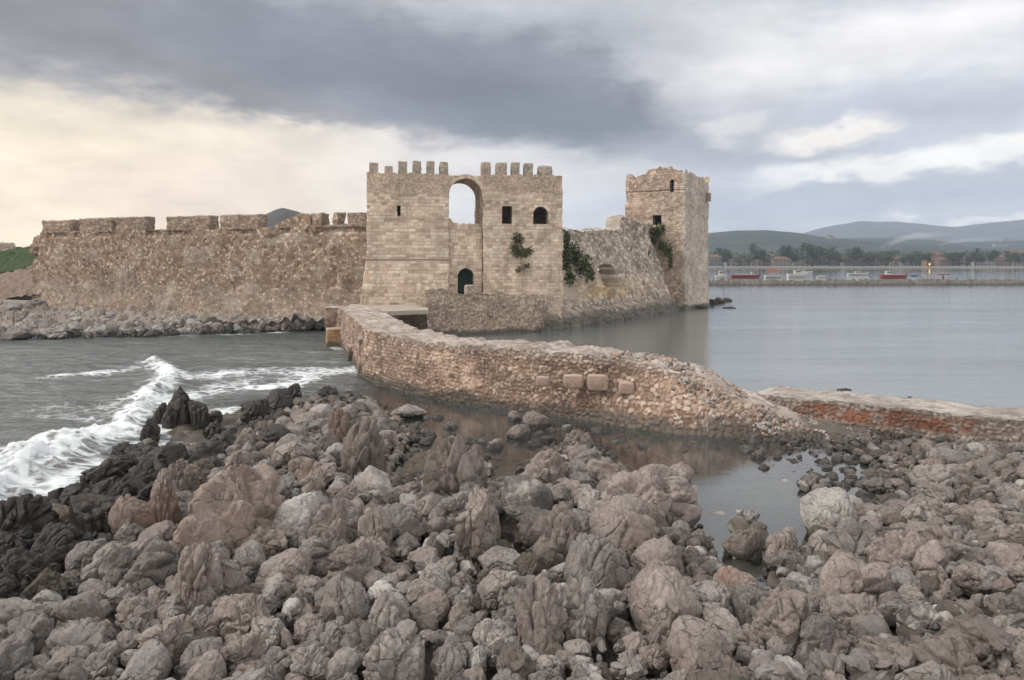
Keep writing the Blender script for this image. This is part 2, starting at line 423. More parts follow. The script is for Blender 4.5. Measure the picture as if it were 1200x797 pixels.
M_left = masonry('curtain_rubble', [(0.125, 0.086, 0.06), (0.21, 0.148, 0.106), (0.255, 0.184, 0.136), (0.30, 0.226, 0.174), (0.46, 0.38, 0.31)], (0.13, 0.09, 0.063), pale=(0.36, 0.32, 0.28), stain=0.28, streak=0.4)
M_right = masonry('glacis_rubble', [(0.20, 0.165, 0.13), (0.30, 0.25, 0.205), (0.38, 0.33, 0.28), (0.52, 0.475, 0.42)], (0.22, 0.18, 0.145), alt=(0.36, 0.26, 0.13), stain=0.45, wet=2.2)
M_keep = masonry('keep_masonry', [(0.26, 0.19, 0.145), (0.35, 0.27, 0.21), (0.42, 0.335, 0.27), (0.49, 0.41, 0.34)], (0.26, 0.2, 0.16), alt=(0.42, 0.40, 0.37), stain=0.28, streak=0.25)
M_cause = masonry('causeway_stone', [(0.125, 0.085, 0.065), (0.20, 0.135, 0.10), (0.26, 0.185, 0.14), (0.30, 0.215, 0.17), (0.46, 0.37, 0.31)], (0.11, 0.08, 0.062), pale=(0.38, 0.355, 0.33), alt=(0.50, 0.37, 0.29), stain=0.3, wet=0.75)
M_quay = masonry('quay_stone', [(0.15, 0.12, 0.10), (0.22, 0.18, 0.15), (0.28, 0.24, 0.21), (0.34, 0.30, 0.27)], (0.12, 0.10, 0.085), pale=(0.33, 0.31, 0.29), alt=(0.19, 0.085, 0.055), stain=0.4, wet=0.1)
M_ochre = masonry('ochre_block', [(0.30, 0.18, 0.09), (0.38, 0.24, 0.13), (0.42, 0.28, 0.16)], (0.16, 0.10, 0.06), stain=0.25, wet=0.5)
M_big = masonry('big_block', [(0.30, 0.22, 0.17), (0.33, 0.245, 0.20), (0.36, 0.27, 0.22)], (0.27, 0.2, 0.16), pale=(0.36, 0.30, 0.26), stain=0.2, wet=0.3)

def rock_mat(name, cols, wetz=0.28, wetcol=(0.035, 0.031, 0.027), rust=0.0, white=0.0, dry_rough=0.88, pool_sheen=False):
    m, T = new_mat(name)
    tc = T.n('ShaderNodeTexCoord').outputs['Object']; pos = T.n('ShaderNodeNewGeometry').outputs['Position']
    oi = T.n('ShaderNodeObjectInfo').outputs['Random']
    n1 = T.noise(pos, 0.9, 6, 0.6)
    c = T.ramp(T.maprange(n1, 0.28, 0.72, 0, 1, False), [(i / (len(cols) - 1), x) for i, x in enumerate(cols)])
    fine = T.noise(pos, 11.0, 8, 0.72)
    f2 = T.maprange(fine, 0.28, 0.72, 0.62, 1.36, False)
    c = T.mix(1.0, c, T.n('ShaderNodeCombineXYZ', {0: f2, 1: f2, 2: f2}).outputs[0], 'MULTIPLY')
    ov = T.maprange(oi, 0, 1, 0.72, 1.30, False)
    c = T.mix(1.0, c, T.n('ShaderNodeCombineXYZ', {0: ov, 1: ov, 2: T.math('MULTIPLY', ov, 0.99)}).outputs[0], 'MULTIPLY')
    # thin dark joints and lichen specks
    v = T.n('ShaderNodeTexVoronoi', {'Vector': T.vmath('ADD', pos, T.vmath('MULTIPLY', T.noise(pos, 2.0, 4, out=1), (0.5, 0.5, 0.5))), 'Scale': 1.9}, feature='DISTANCE_TO_EDGE')
    crk = T.math('MULTIPLY', T.maprange(v.outputs['Distance'], 0.004, 0.028, 1.0, 0.0), T.maprange(T.noise(pos, 1.3, 2), 0.45, 0.6))
    c = T.mix(T.math('MULTIPLY', crk, 0.7), c, (0.05, 0.042, 0.036))
    v2 = T.n('ShaderNodeTexVoronoi', {'Vector': T.vmath('ADD', T.n('ShaderNodeMapping', {'Vector': pos, 'Scale': (1.25, .6, .8)}).outputs[0], T.vmath('MULTIPLY', T.noise(pos, 3.5, 4, out=1), (0.35, 0.35, 0.35))), 'Scale': 4.2}, feature='DISTANCE_TO_EDGE')
    crk2 = T.math('MULTIPLY', T.maprange(v2.outputs['Distance'], 0.002, 0.045, 1.0, 0.0), T.maprange(T.noise(pos, 2.1, 3), 0.44, 0.60))
    crk = T.math('MAXIMUM', crk, crk2)
    spk = T.maprange(T.noise(pos, 26.0, 3, 0.6), 0.60, 0.68)
    c = T.mix(T.math('MULTIPLY', spk, 0.45), c, (0.09, 0.078, 0.068))
    if rust: c = T.mix(T.math('MULTIPLY', T.maprange(T.noise(pos, 1.4, 5), 0.5, 0.68), rust), c, (0.27, 0.14, 0.08))
    if white: c = T.mix(T.math('MULTIPLY', T.maprange(T.noise(pos, 1.8, 6, 0.65), 0.48, 0.62), white), c, (0.42, 0.40, 0.37))
    z = T.n('ShaderNodeSeparateXYZ', {0: pos}).outputs[2]
    zz = T.math('ADD', z, T.math('MULTIPLY', T.math('SUBTRACT', T.noise(pos, 1.6, 4), 0.5), 0.35))
    wet = T.maprange(zz, wetz * 0.45, wetz, 1.0, 0.0)
    c = T.mix(T.math('MULTIPLY', wet, 0.86), c, wetcol)
    h = T.math('ADD', T.noise(pos, 7.0, 9, 0.72), T.math('MULTIPLY', crk, -0.35))
    if pool_sheen: c = T.mix(T.n('ShaderNodeAttribute', attribute_name='pool_sheen').outputs['Fac'], c, (0.33, 0.31, 0.285))  # sky sheen of the pools, painted as a pale colour on their bed
    b = T.n('ShaderNodeBump', {'Height': h, 'Strength': 0.9, 'Distance': 0.045}).outputs[0]
    return finish(m, T, principled(T, c, T.maprange(wet, 0, 1, dry_rough, 0.42), b, spec=0.35))
RM = {
    'grey': rock_mat('grey_limestone', [(0.132, 0.117, 0.111), (0.197, 0.179, 0.169), (0.263, 0.243, 0.234)]),
    'pinkish': rock_mat('pinkish_limestone', [(0.132, 0.112, 0.103), (0.197, 0.169, 0.157), (0.248, 0.221, 0.209)], rust=0.10),
    'rusty': rock_mat('rusty_limestone', [(0.132, 0.103, 0.090), (0.188, 0.150, 0.131), (0.219, 0.187, 0.171)], rust=0.32),
    'pale': rock_mat('pale_limestone', [(0.219, 0.207, 0.198), (0.289, 0.276, 0.267), (0.333, 0.318, 0.309)]),
    'white': rock_mat('white_limestone', [(0.315, 0.308, 0.300), (0.403, 0.399, 0.394), (0.456, 0.450, 0.450)]),
    'mottled': rock_mat('mottled_limestone', [(0.096, 0.089, 0.086), (0.153, 0.139, 0.136), (0.193, 0.179, 0.172)], white=0.6),
    'brown': rock_mat('brown_shore_rock', [(0.074, 0.063, 0.055), (0.109, 0.093, 0.082), (0.145, 0.126, 0.111)]),
    'dark': rock_mat('dark_wet_rock', [(0.013, 0.012, 0.012), (0.024, 0.020, 0.018), (0.046, 0.037, 0.031)], wetz=0.9, dry_rough=0.55),
}

# ------------------------------------------------------------------ the shore: outline, heights
SHORE = [gp(*p, 0.05) for p in [(-330, 690), (-120, 632), (0, 606), (70, 588), (128, 563), (160, 525), (192, 500), (255, 488), (300, 474), (350, 466), (405, 464), (440, 474), (468, 492), (478, 512), (466, 545),
         (488, 566), (515, 542), (545, 527), (572, 546), (588, 572), (604, 576), (618, 548), (650, 533), (668, 514), (692, 522), (722, 547), (762, 562), (806, 596), (838, 646), (856, 676), (892, 690), (912, 664),
         (884, 646), (852, 612), (866, 600), (925, 642), (952, 646), (947, 612), (990, 606), (968, 578), (932, 572), (952, 548), (934, 530), (955, 514), (1010, 506), (1200, 512), (1420, 560)]] + [(34, 20), (34, 2), (-24, 2)]
SHORE = np.array(SHORE)
def sdist(x, y, poly):
    """signed distance, positive inside"""
    n = len(poly); d = np.full(x.shape, 1e9); ins = np.zeros(x.shape, bool)
    for i in range(n):
        ax, ay = poly[i]; bx, by = poly[(i + 1) % n]; ex, ey = bx - ax, by - ay
        t = np.clip(((x - ax) * ex + (y - ay) * ey) / (ex * ex + ey * ey), 0, 1)
        d = np.minimum(d, np.hypot(x - ax - t * ex, y - ay - t * ey))
        c = (ay > y) != (by > y)
        ins ^= c & (x < (bx - ax) * (y - ay) / (by - ay + 1e-12) + ax)
    return np.where(ins, d, -d)
POOLS = [(gp(605, 655), 0.75), (gp(585, 630), 0.5), (gp(905, 700), 0.5), (gp(415, 575), 0.55)]
def shore_base(x, y):
    x = np.asarray(x, float); y = np.asarray(y, float)
    sd = sdist(x, y, SHORE)
    left = sstep(-8, -12, x)
    inn = 0.08 + 0.42 * sstep(0, 5, sd) + 0.25 * sstep(26, 12, y)
    inn = inn - 0.30 * sstep(9, 11, x) * sstep(21, 25, y) * sstep(9.0, 3.0, sd)
    out = -(0.06 + (0.17 + 0.25 * left) * -sd)
    h = np.where(sd > 0, inn, np.maximum(out, -4))
    for (c, r) in POOLS: h = h - 0.95 * np.exp(-((x - c[0]) ** 2 + (y - c[1]) ** 2) / (r * r))
    return h
gx = np.arange(-27, 36.01, 0.11); gy = np.arange(3, 56.01, 0.11)
def strike(x): return .05 + .36 * sstep(1.5, 6.0, np.asarray(x, float))
def furrow(x, y):
    x = np.asarray(x, float); y = np.asarray(y, float); t = strike(x); q = np.stack([np.atleast_1d(x) * .35, np.atleast_1d(y) * .22, np.zeros(np.atleast_1d(x).shape)], 1)
    a = (np.atleast_1d(x) * np.cos(t) + np.atleast_1d(y) * np.sin(t)) / 1.75 + .75 * fbm(q, 2, 55)
    return np.abs(a - np.floor(a) - .5) * 2          # 1 in a furrow, 0 on a ridge
GX, GY = np.meshgrid(gx, gy); sx, sy = GX.ravel(), GY.ravel()
hb = shore_base(sx, sy)
P3 = np.stack([sx, sy, sx * 0], 1)
f1, f2, rid = worley(np.stack([sx / 0.8 + 0.3 * vnoise(P3 * .9, 5), sy / 1.1, sx * 0], 1), 21)
g1, g2, gid = worley(np.stack([sx / 0.33, sy / 0.38, sx * 0 + 3], 1), 22)
amp = sstep(-1.2, 0.2, hb) * 0.85 + 0.15
hz = hb + amp * (0.26 * sstep(0.0, 0.5, f2 - f1) * (0.4 + rid) + 0.10 * sstep(0, 0.4, g2 - g1) * gid + 0.10 * fbm(P3 * 1.1, 3, 9)) - 0.12 - 0.22 * sstep(.15, .4, hb) - 0.22 * sstep(.15, .4, hb) * sstep(.6, .95, furrow(sx, sy))
ny_, nx_ = GX.shape
jj, ii = np.meshgrid(np.arange(ny_ - 1), np.arange(nx_ - 1), indexing='ij')
gf = np.stack([jj * nx_ + ii, jj * nx_ + ii + 1, (jj + 1) * nx_ + ii + 1, (jj + 1) * nx_ + ii], -1).reshape(-1, 4)
M_shore = rock_mat('shore_ground', [(0.07, 0.06, 0.053), (0.105, 0.092, 0.082), (0.135, 0.118, 0.105)], wetz=0.30, wetcol=(0.07, 0.056, 0.040), pool_sheen=True)
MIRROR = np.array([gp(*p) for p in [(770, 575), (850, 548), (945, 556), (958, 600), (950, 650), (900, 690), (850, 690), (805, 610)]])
sheen_ = sstep(-.4, .6, sdist(sx, sy, MIRROR)) * sstep(.05, -.05, hb)  # pale patch painted on the bed in place of the sky's reflection
for (c_, r_) in POOLS: sheen_ = np.maximum(sheen_, sstep(1.0, .5, np.hypot(sx - c_[0], sy - c_[1]) / r_) * .7)
tag(mesh_np('ground', np.stack([sx, sy, hz], 1), gf, M_shore, extra={'pool_sheen': sheen_}), kind='structure')
def hground(x, y):
    i = int(np.clip((x + 27) / 0.11, 0, nx_ - 1)); j = int(np.clip((y - 3) / 0.11, 0, ny_ - 1)); return float(hb[j * nx_ + i])
# sea bed, one sheet out to the horizon
sb = MB(); sb.add([(-9000, 56, -3), (9000, 56, -3), (9000, 9000, -3), (-9000, 9000, -3), (-9000, -300, -3), (9000, -300, -3)], [(0, 1, 2, 3), (4, 5, 1, 0)])
tag(sb.build('sea_bed', plain('sea_bed_sand', (0.09, 0.085, 0.065))), kind='structure')

# ------------------------------------------------------------------ the sea
FRONT = [(396, 360, 3.0), (412, 372, 3.0), (430, 388, 3.0), (465, 394.5, 3.0), (500, 400, 3.0), (570, 406, 3.0), (650, 413, 3.0), (700, 417.5, 2.9), (760, 426.3, 2.75), (795, 434.9, 2.5), (830, 444.4, 2.2), (852, 457.3, 1.75), (885, 473.9, 1.15), (912, 483.3, .8), (935, 492.2, .45), (985, 506, .12), (1020, 510, .05)]
def fpt(px, py, z): d = (CH - z) * F / (py - YH); return ((px - 600) / F * d, d)
CW_FRONT = [fpt(*p) for p in FRONT]
CW_X = np.array([p[0] for p in CW_FRONT]); CW_Y = np.array([p[1] for p in CW_FRONT])
def axis(fine0, fine1, step, lo, hi, grow=1.12):
    a = list(np.arange(fine0, fine1, step)); s = step
    while a[-1] < hi: s *= grow; a.append(a[-1] + s)
    s = step; b = []
    c = fine0
    while c > lo: s *= grow; c -= s; b.append(c)
    return np.array(b[::-1] + a)
wx = axis(-34, 14, 0.17, -9000, 9000); wy = axis(14, 66, 0.17, -300, 9000)
WX, WY = np.meshgrid(wx, wy); x, y = WX.ravel(), WY.ravel()
near = (x > -60) & (x < 60) & (y < 110) & (y > 0)
depth = np.full(x.shape, 4.0); depth[near] = -shore_base(x[near], y[near])
order = np.argsort(CW_X); yc = np.interp(x, CW_X[order], CW_Y[order])
chan = sstep(-9.5, -6.0, x) * sstep(0.8, -0.4, y - yc) * sstep(-20, -5, y)
depth = np.where((y > yc + 2) & (x > -8), 4.0, depth)
left = sstep(-4, -10, x) * (1 - chan)
open_ = sstep(105, 60, y)
p3 = np.stack([x, y, x * 0], 1)
rough = left * (0.25 + 0.45 * sstep(110, 70, y)) + (1 - left) * (1 - chan) * 0.05 + chan * 0.012
wave = np.zeros_like(x); nearw = (np.abs(x) < 80) & (y < 130) & (y > 5)
q = p3[nearw]
wv = 0.10 * fbm(np.stack([q[:, 0] * 0.35 + q[:, 1] * 0.1, q[:, 1] * 0.75, q[:, 0] * 0 + 2], 1), 4, 31, 0.55) + 0.05 * vnoise(np.stack([q[:, 0] * 1.3, q[:, 1] * 2.3, q[:, 0] * 0], 1), 33)
wave[nearw] = wv * (left * open_)[nearw]
# breaking waves and foam: strokes (photo pixel on the water, width m, strength, lift m)
foam = np.zeros_like(x)
STROKES = [
    ([(-60, 590), (0, 566), (50, 540), (95, 520), (125, 512)], 1.72, 0.83, 0.62),
    ([(-40, 560), (10, 540), (80, 515), (120, 505)], 1.33, 0.76, 0.5),
    ([(125, 515), (150, 495), (165, 475), (175, 462), (195, 448), (204, 440)], 1.01, 0.92, 0.40),
    ([(204, 441), (188, 432), (176, 425)], 1.01, 0.92, 0.42),
    ([(176, 428), (140, 435), (105, 438), (70, 441)], 1.33, 0.56, 0.12),
    ([(195, 445), (240, 442), (290, 436), (350, 436), (420, 434)], 2.3, 0.62, 0.0),
    ([(190, 470), (230, 462), (280, 450)], 2.0, 0.72, 0.0),
    ([(170, 500), (210, 508), (245, 500), (270, 480)], 1.09, 0.70, 0.0),
    ([(170, 520), (200, 530), (215, 545)], 0.70, 0.68, 0.0),
    ([(290, 455), (330, 452), (365, 440), (400, 435)], 1.6, 0.80, 0.0),
    ([(380, 441), (405, 437), (427, 428)], 0.86, 0.82, 0.12),
    ([(0, 592), (40, 582), (80, 560), (110, 545)], 1.01, 0.68, 0.0),
    ([(60, 480), (110, 488), (150, 470)], 1.72, 0.41, 0.0),
    ([(385, 404), (405, 410), (425, 418)], 0.62, 0.58, 0.0),
    ([(20, 394), (100, 395), (200, 394), (300, 391), (370, 388)], 0.78, 0.44, 0.0),
]
lift = np.zeros_like(x)
nf = (x > -45) & (x < 5) & (y < 100) & (y > 12)
xf, yf = x[nf], y[nf]; foamf = np.zeros_like(xf); liftf = np.zeros_like(xf)
for pts, wdt, st, lf in STROKES:
    g = [gp(*p) for p in pts]; d = np.full(xf.shape, 1e9)
    for a, b in zip(g[:-1], g[1:]):
        ex, ey = b[0] - a[0], b[1] - a[1]; t = np.clip(((xf - a[0]) * ex + (yf - a[1]) * ey) / (ex * ex + ey * ey), 0, 1)
        d = np.minimum(d, np.hypot(xf - a[0] - t * ex, (yf - a[1] - t * ey)))
    k = np.exp(-(d / wdt) ** 2); foamf = np.maximum(foamf, st * k); liftf = np.maximum(liftf, lf * np.exp(-(d / (wdt * 0.7)) ** 2))
qf = np.stack([xf, yf, xf * 0], 1); foam[nf] = foamf * (1 + 0.35 * fbm(qf * np.array([.5, .8, 1]), 4, 73))
lift[nf] = liftf * (0.8 + 0.5 * fbm(qf * 1.5, 4, 71)) + 0.10 * np.clip(liftf, 0, .3) * vnoise(qf * 5, 72)
ny2, nx2 = WX.shape
jj, ii = np.meshgrid(np.arange(ny2 - 1), np.arange(nx2 - 1), indexing='ij')
wf = np.stack([jj * nx2 + ii, jj * nx2 + ii + 1, (jj + 1) * nx2 + ii + 1, (jj + 1) * nx2 + ii], -1).reshape(-1, 4)
m, T = new_mat('sea_water')
pos = T.n('ShaderNodeNewGeometry').outputs['Position']
aR = T.n('ShaderNodeAttribute', attribute_name='rough').outputs['Fac']; aD = T.n('ShaderNodeAttribute', attribute_name='deep').outputs['Fac']; aF = T.n('ShaderNodeAttribute', attribute_name='foam').outputs['Fac']
st = T.n('ShaderNodeMapping', {'Vector': pos, 'Scale': (0.55, 1.5, 1)}).outputs[0]
h = T.math('ADD', T.noise(st, 1.6, 8, 0.65), T.math('MULTIPLY', T.noise(st, 0.25, 3), 1.5))
bmp = T.n('ShaderNodeBump', {'Height': T.math('MULTIPLY', h, T.math('MULTIPLY', aR, T.maprange(T.noise(T.n('ShaderNodeMapping', {'Vector': pos, 'Scale': (0.018, 0.10, 1)}).outputs[0], 1.0, 4), 0.3, 0.7, 0.55, 1.2))), 'Strength': 1.0, 'Distance': 0.55}).outputs[0]
deepc = T.mix(T.noise(pos, 0.06, 3), (0.028, 0.040, 0.038), (0.045, 0.055, 0.048))
deepc = T.mix(T.maprange(aR, 0.06, 0.2), (0.105, 0.124, 0.128), deepc)
body = T.n('ShaderNodeMixShader', {0: aD, 1: T.n('ShaderNodeBsdfTransparent', {0: (0.80, 0.80, 0.70, 1)}).outputs[0], 2: T.n('ShaderNodeBsdfDiffuse', {0: deepc}).outputs[0]}).outputs[0]
fr = T.n('ShaderNodeFresnel', {'IOR': 2.0, 'Normal': bmp}).outputs[0]
gl = T.n('ShaderNodeBsdfGlossy', {0: (1, 1, 1, 1), 'Roughness': T.math('ADD', 0.02, T.math('MULTIPLY', aR, 0.10)), 'Normal': bmp}).outputs[0]
surf = T.n('ShaderNodeMixShader', {0: fr, 1: body, 2: gl}).outputs[0]
fst = T.n('ShaderNodeMapping', {'Vector': pos, 'Scale': (0.8, 1.25, 1)}).outputs[0]
fn = T.math('ADD', T.math('MULTIPLY', T.noise(fst, 2.4, 10, 0.74), 0.85), T.math('MULTIPLY', T.noise(fst, 0.6, 3), 0.35))
lace = T.n('ShaderNodeTexVoronoi', {'Vector': T.vmath('ADD', fst, T.vmath('MULTIPLY', T.noise(fst, 1.2, 4, out=1), (1.3, 1.3, 0))), 'Scale': 1.5}, feature='DISTANCE_TO_EDGE').outputs['Distance']
thr = T.math('SUBTRACT', T.math('ADD', fn, T.math('MULTIPLY', T.maprange(lace, 0, 0.35), 0.40)), T.math('MULTIPLY', aF, 0.85))
fmask = T.math('MULTIPLY', T.maprange(thr, -0.12, 0.52, 1.0, 0.0), T.maprange(aF, 0.03, 0.15))
fb = T.n('ShaderNodeBump', {'Height': T.noise(pos, 4.0, 8, 0.7), 'Strength': 0.6, 'Distance': 0.2}).outputs[0]
surf = T.n('ShaderNodeMixShader', {0: fmask, 1: surf, 2: principled(T, (0.66, 0.70, 0.73), 0.8, fb)}).outputs[0]
finish(m, T, surf); M_sea = m
tag(mesh_np('sea', np.stack([x, y, wave + lift], 1), wf, M_sea, extra={'rough': rough, 'deep': np.clip(1 - np.exp(-np.where(chan > .5, .55, 1.15) * np.maximum(depth, 0)), 0, 1), 'foam': foam}), kind='structure')
#@@STRUCTURE@@
# ------------------------------------------------------------------ castle
def pxof(x, y): return 600 + F * x / y
class Frame:
    """a facade line: origin on the ground, turned by ang; converts photo columns to metres along it"""
    def __init__(s, px, d, ang): s.x, s.y = (px - 600) / F * d, d; s.c, s.s = math.cos(ang), math.sin(ang); s.ang = ang
    def u(s, px):
        k = (px - 600) / F; return (k * s.y - s.x) / (s.c - k * s.s)
    def z(s, px, py): return zat(py, s.y + s.u(px) * s.s)
    def world(s, u, v): return s.x + u * s.c - v * s.s, s.y + u * s.s + v * s.c
G = Frame(430, 82, math.radians(10))
def towerstyle(zsw, seed0):
    def f(u, v, seed):
        a = ashlar(u, v, seed + seed0); b = rubble(u, v, seed + seed0 + 5, 0.33, 1.4, 0.07)
        k = v > zsw + 0.35 * vnoise(np.stack([u * .7, v * .7, u * 0], 1), seed0)
        return np.where(k, b[0] * 0.45, a[0]), np.where(k, b[1], a[1]), np.where(k, b[2], a[2])
    return f
gate = thing('sea_gate', 'tall twin-towered stone sea gate with battlements and open arch between its towers', 'gate', (G.x, G.y, 0), G.ang)
wL = G.u(526); xR0 = G.u(566); xR1 = G.u(659); DEP = 6.5
zLt = G.z(478, 203); zRt = G.z(612, 205); zstr = G.z(478, 304)
tl = MB()
def gtop(base, seed):
    def f(sd, u, x_, y_): return base + 0.10 * math.sin(u * 2.1 + seed) * math.sin(u * 5.3)
    return f
v, f, a = wall_ring([(0, 0), (wL, 0), (wL, DEP), (0, DEP)], -0.6, gtop(zLt, 1), towerstyle(G.z(478, 228), 3),
                    holes=[(0, G.u(465.6), G.u(469), G.z(467, 253), G.z(467, 241), False)],
                    batter=lambda sd, z: np.where((sd == 0) | (sd == 3), np.clip((zstr - z) * 0.14, 0, 0.85) + 0.05 * (z < zstr), 0), res=0.088, seed=1)
tL = mesh_np('tower', v, f, M_gate, a, parent=gate); tL['label'] = 'left gate tower with flared foot and one arrow slit'
v, f, a = wall_ring([(xR0, 0), (xR1, 0), (xR1, DEP), (xR0, DEP)], -0.4, gtop(zRt, 5), towerstyle(G.z(612, 226), 13),
                    holes=[(0, G.u(588) - xR0, G.u(600) - xR0, G.z(594, 262), G.z(594, 242), False), (0, G.u(625) - xR0, G.u(642) - xR0, G.z(633, 262), G.z(633, 242), True)], res=0.088, seed=2, rough=0.09)
tR = mesh_np('tower', v, f, M_gate, a, parent=gate); tR['label'] = 'right gate tower with a square and an arched window'
# recessed wall with the doorway between the towers
zdoor = G.z(546, 346); zrec = G.z(546, 262)
v, f, a = wall_ring([(wL + .02, 0.55), (xR0 - .02, 0.55), (xR0 - .02, 2.0), (wL + .02, 2.0)], -0.4,
                    lambda sd, u, x_, y_: zrec + (0.55 * math.exp(-(u / 0.5) ** 2) if sd == 0 else 0) + 0.06 * math.sin(u * 9), lambda u, v, s: ashlar(u, v, s + 31, 0.34, 0.5),
                    holes=[(0, G.u(537) - wL, G.u(555.5) - wL, zdoor - 0.4, G.z(546, 314.5), True)], res=0.07, reveal=1.2, seed=6, rough=0.03)
mesh_np('recess_wall', v, f, M_gate, a, parent=gate)
M_dark = plain('dark_green_door', (0.02, 0.045, 0.028), 0.8)
b = MB(); b.box(G.u(537) - .2, G.u(555.5) + .2, 1.9, 1.96, zdoor - .2, G.z(546, 313)); b.build('door', M_dark, gate)
# high arch: a barrel vault between the towers
def arch_part(name, x0, x1, y0, y1, zs, zt, mat, parent, res=0.12, n=40, inner=None):
    r = (x1 - x0) / 2; cx = (x0 + x1) / 2; V, Fc, A = [], [], []
    ny = max(2, int((y1 - y0) / res)); nv = 8
    th = [math.pi - math.pi * k / n for k in range(n + 1)]
    arc = [(cx + r * math.cos(t), zs + r * math.sin(t)) for t in th]
    if inner: outer = [(cx + (r + inner) * math.cos(t), zs + (r + inner) * math.sin(t)) for t in th]
    else: outer = [(p[0], zt) for p in arc]
    def pt(x_, y_, z_):
        V.append((x_, y_, z_)); return len(V) - 1
    gridf = [[pt(ax + (ox - ax) * j / nv, y0, az_ + (oz - az_) * j / nv) for j in range(nv + 1)] for (ax, az_), (ox, oz) in zip(arc, outer)]
    gridb = [[pt(ax + (ox - ax) * j / nv, y1, az_ + (oz - az_) * j / nv) for j in range(nv + 1)] for (ax, az_), (ox, oz) in zip(arc, outer)]
    for k in range(n):
        for j in range(nv):
            Fc.append((gridf[k][j], gridf[k + 1][j], gridf[k + 1][j + 1], gridf[k][j + 1])); Fc.append((gridb[k][j + 1], gridb[k + 1][j + 1], gridb[k + 1][j], gridb[k][j]))
    def sheet(edge):
        prev = None
        rows = [[pt(p[0], y0 + (y1 - y0) * j / ny, p[1]) for p in edge] for j in range(ny + 1)]
        return rows
    s = sheet(arc)
    for j in range(ny):
        for k in range(n): Fc.append((s[j][k], s[j + 1][k], s[j + 1][k + 1], s[j][k + 1]))
    s = sheet(outer)
    for j in range(ny):
        for k in range(n): Fc.append((s[j][k + 1], s[j + 1][k + 1], s[j + 1][k], s[j][k]))
    P = np.array(V); rr, e, d = ashlar(P[:, 0] + P[:, 1], P[:, 2], 44, 0.3, 0.45)
    return mesh_np(name, P, Fc, mat, np.stack([rr, e, rr * 0, rr * 0], 1), parent=parent, smooth=False)
rad = (xR0 - wL) / 2; zspr = G.z(546, 208.5) - rad
arch_part('arch', wL, xR0, 0.25, DEP - 0.2, zspr, zLt - 0.12, M_gate, gate)
arch_part('arch_ring', wL + .04, xR0 - .04, 0.12, 0.7, zspr, 0, M_gate, gate, inner=0.42)
b = MB(); b.box(-.12, wL + .03, -.16, 0.2, zstr - .07, zstr + .07); b.build('string_course', M_gate, gate)
b = MB(); b.box(G.u(441), G.u(447), -.95, -.4, G.z(444, 356), G.z(444, 352)); 
for k, (p0, p1, py, th) in enumerate([(433, 443, 190, .9), (451, 460, 194, .9), (467, 477, 188, .9), (484, 493.5, 187.5, .9), (500.5, 509, 188, .9), (515.5, 525.5, 188, 1.2), (564.5, 575.5, 188.5, 1.3), (582, 594, 190, .9), (600, 609, 189.5, .9), (615, 624.5, 190.5, .9), (631, 648, 193, .9)]):
    u0, u1 = G.u(p0), G.u(p1); zb = (zLt if p1 < 545 else zRt) - 0.25
    stone_block('merlon', ((u1 - u0) * 1.04, th, (G.z((p0 + p1) / 2, py) - zb) * .97), 50 + k, M_gaterub, gate, ((u0 + u1) / 2, th / 2 + .02, zb), n=9, round_=0.05 + (0.3 if k in (5, 6, 10) else 0), rough=0.03, masks=(.3, 0))

# curtain wall on the left
def offs(path, w, sign=1):
    p = np.array(path, float); t = np.gradient(p, axis=0); t /= np.linalg.norm(t, axis=1, keepdims=True)
    return p + np.stack([-t[:, 1], t[:, 0]], 1) * w
A0 = ((38 - 600) / F * 114, 114.0); A1 = ((433 - 600) / F * 89, 89.0)
lf = [(A0[0] + (A1[0] - A0[0]) * t, A0[1] + (A1[1] - A0[1]) * t) for t in np.linspace(0, 1, 12)]
TL = np.array([(30, 312), (40, 306), (45, 300), (47, 272), (84, 272), (170, 270), (250, 269), (306, 268), (316, 267), (330, 260), (344, 252), (352, 250.5), (362, 252), (364, 264), (440, 264)], float)
def ltop(s, x_, y_):
    px = pxof(x_, y_); return zat(np.interp(px, TL[:, 0], TL[:, 1]), y_) + 0.12 * math.sin(s * 3.1) * math.sin(s * 1.3)
cur = thing('curtain_wall', 'long brown rubble curtain wall with broad worn merlons running left of the gate', 'castle wall', (0, 0, 0))
v, f, a = wall_strip(lf, offs(lf, 2.6), -0.2, ltop, lambda u, v, s: rubble(u, v, s, 0.42, 1.35, 0.030), res=0.075, rough=0.06, seed=61, toprough=.15,
                     masks=lambda P, s: np.stack([0.22 * sstep(4.6, 3.4, P[:, 2] + .5 * vnoise(P * .4, 5)) + .35 * sstep(.62, .75, vnoise(P * np.array([.35, .35, .5]), 8) * .5 + .5), P[:, 2] * 0], 1),
                     batter=lambda s, z: np.clip((3.6 - z) * 0.07, 0, 1) - 0.30 * sstep(10.2, 10.6, z) * (z < 11.0) * (fbm(np.stack([s * .5, z * 0, z * 0], 1), 2, 77) > -0.1)
                     - 0.45 * np.exp(-((s - 44.0) / 1.0) ** 2 - ((z - 9.9) / 0.45) ** 2))
cw = mesh_np('wall', v, f, M_left, a, parent=cur)
ang = math.atan2(A1[1] - A0[1], A1[0] - A0[0]); LF = Frame(38, 114, ang)
for k, (p0, p1, py, pb) in enumerate([(47, 83, 258, 271), (90, 132, 255.5, 270), (133, 172, 254, 269), (192, 247, 253, 268), (254, 305, 251.5, 267), (362, 378.5, 249.5, 263), (387, 397, 248.5, 264), (404, 431, 249, 264)]):
    u0, u1 = LF.u(p0), LF.u(p1); zb = LF.z(p1, pb) - .2; c = LF.world((u0 + u1) / 2, 0.85)
    stone_block('merlon', (u1 - u0 - .55, 1.5, LF.z((p0 + p1) / 2, py) - zb), 80 + k, M_left, cur, (c[0], c[1], zb), ang, n=26 if u1 - u0 > 3 else 10, round_=0.06, rough=0.12, masks=(.1, 0))
c = LF.world(.9, .8)
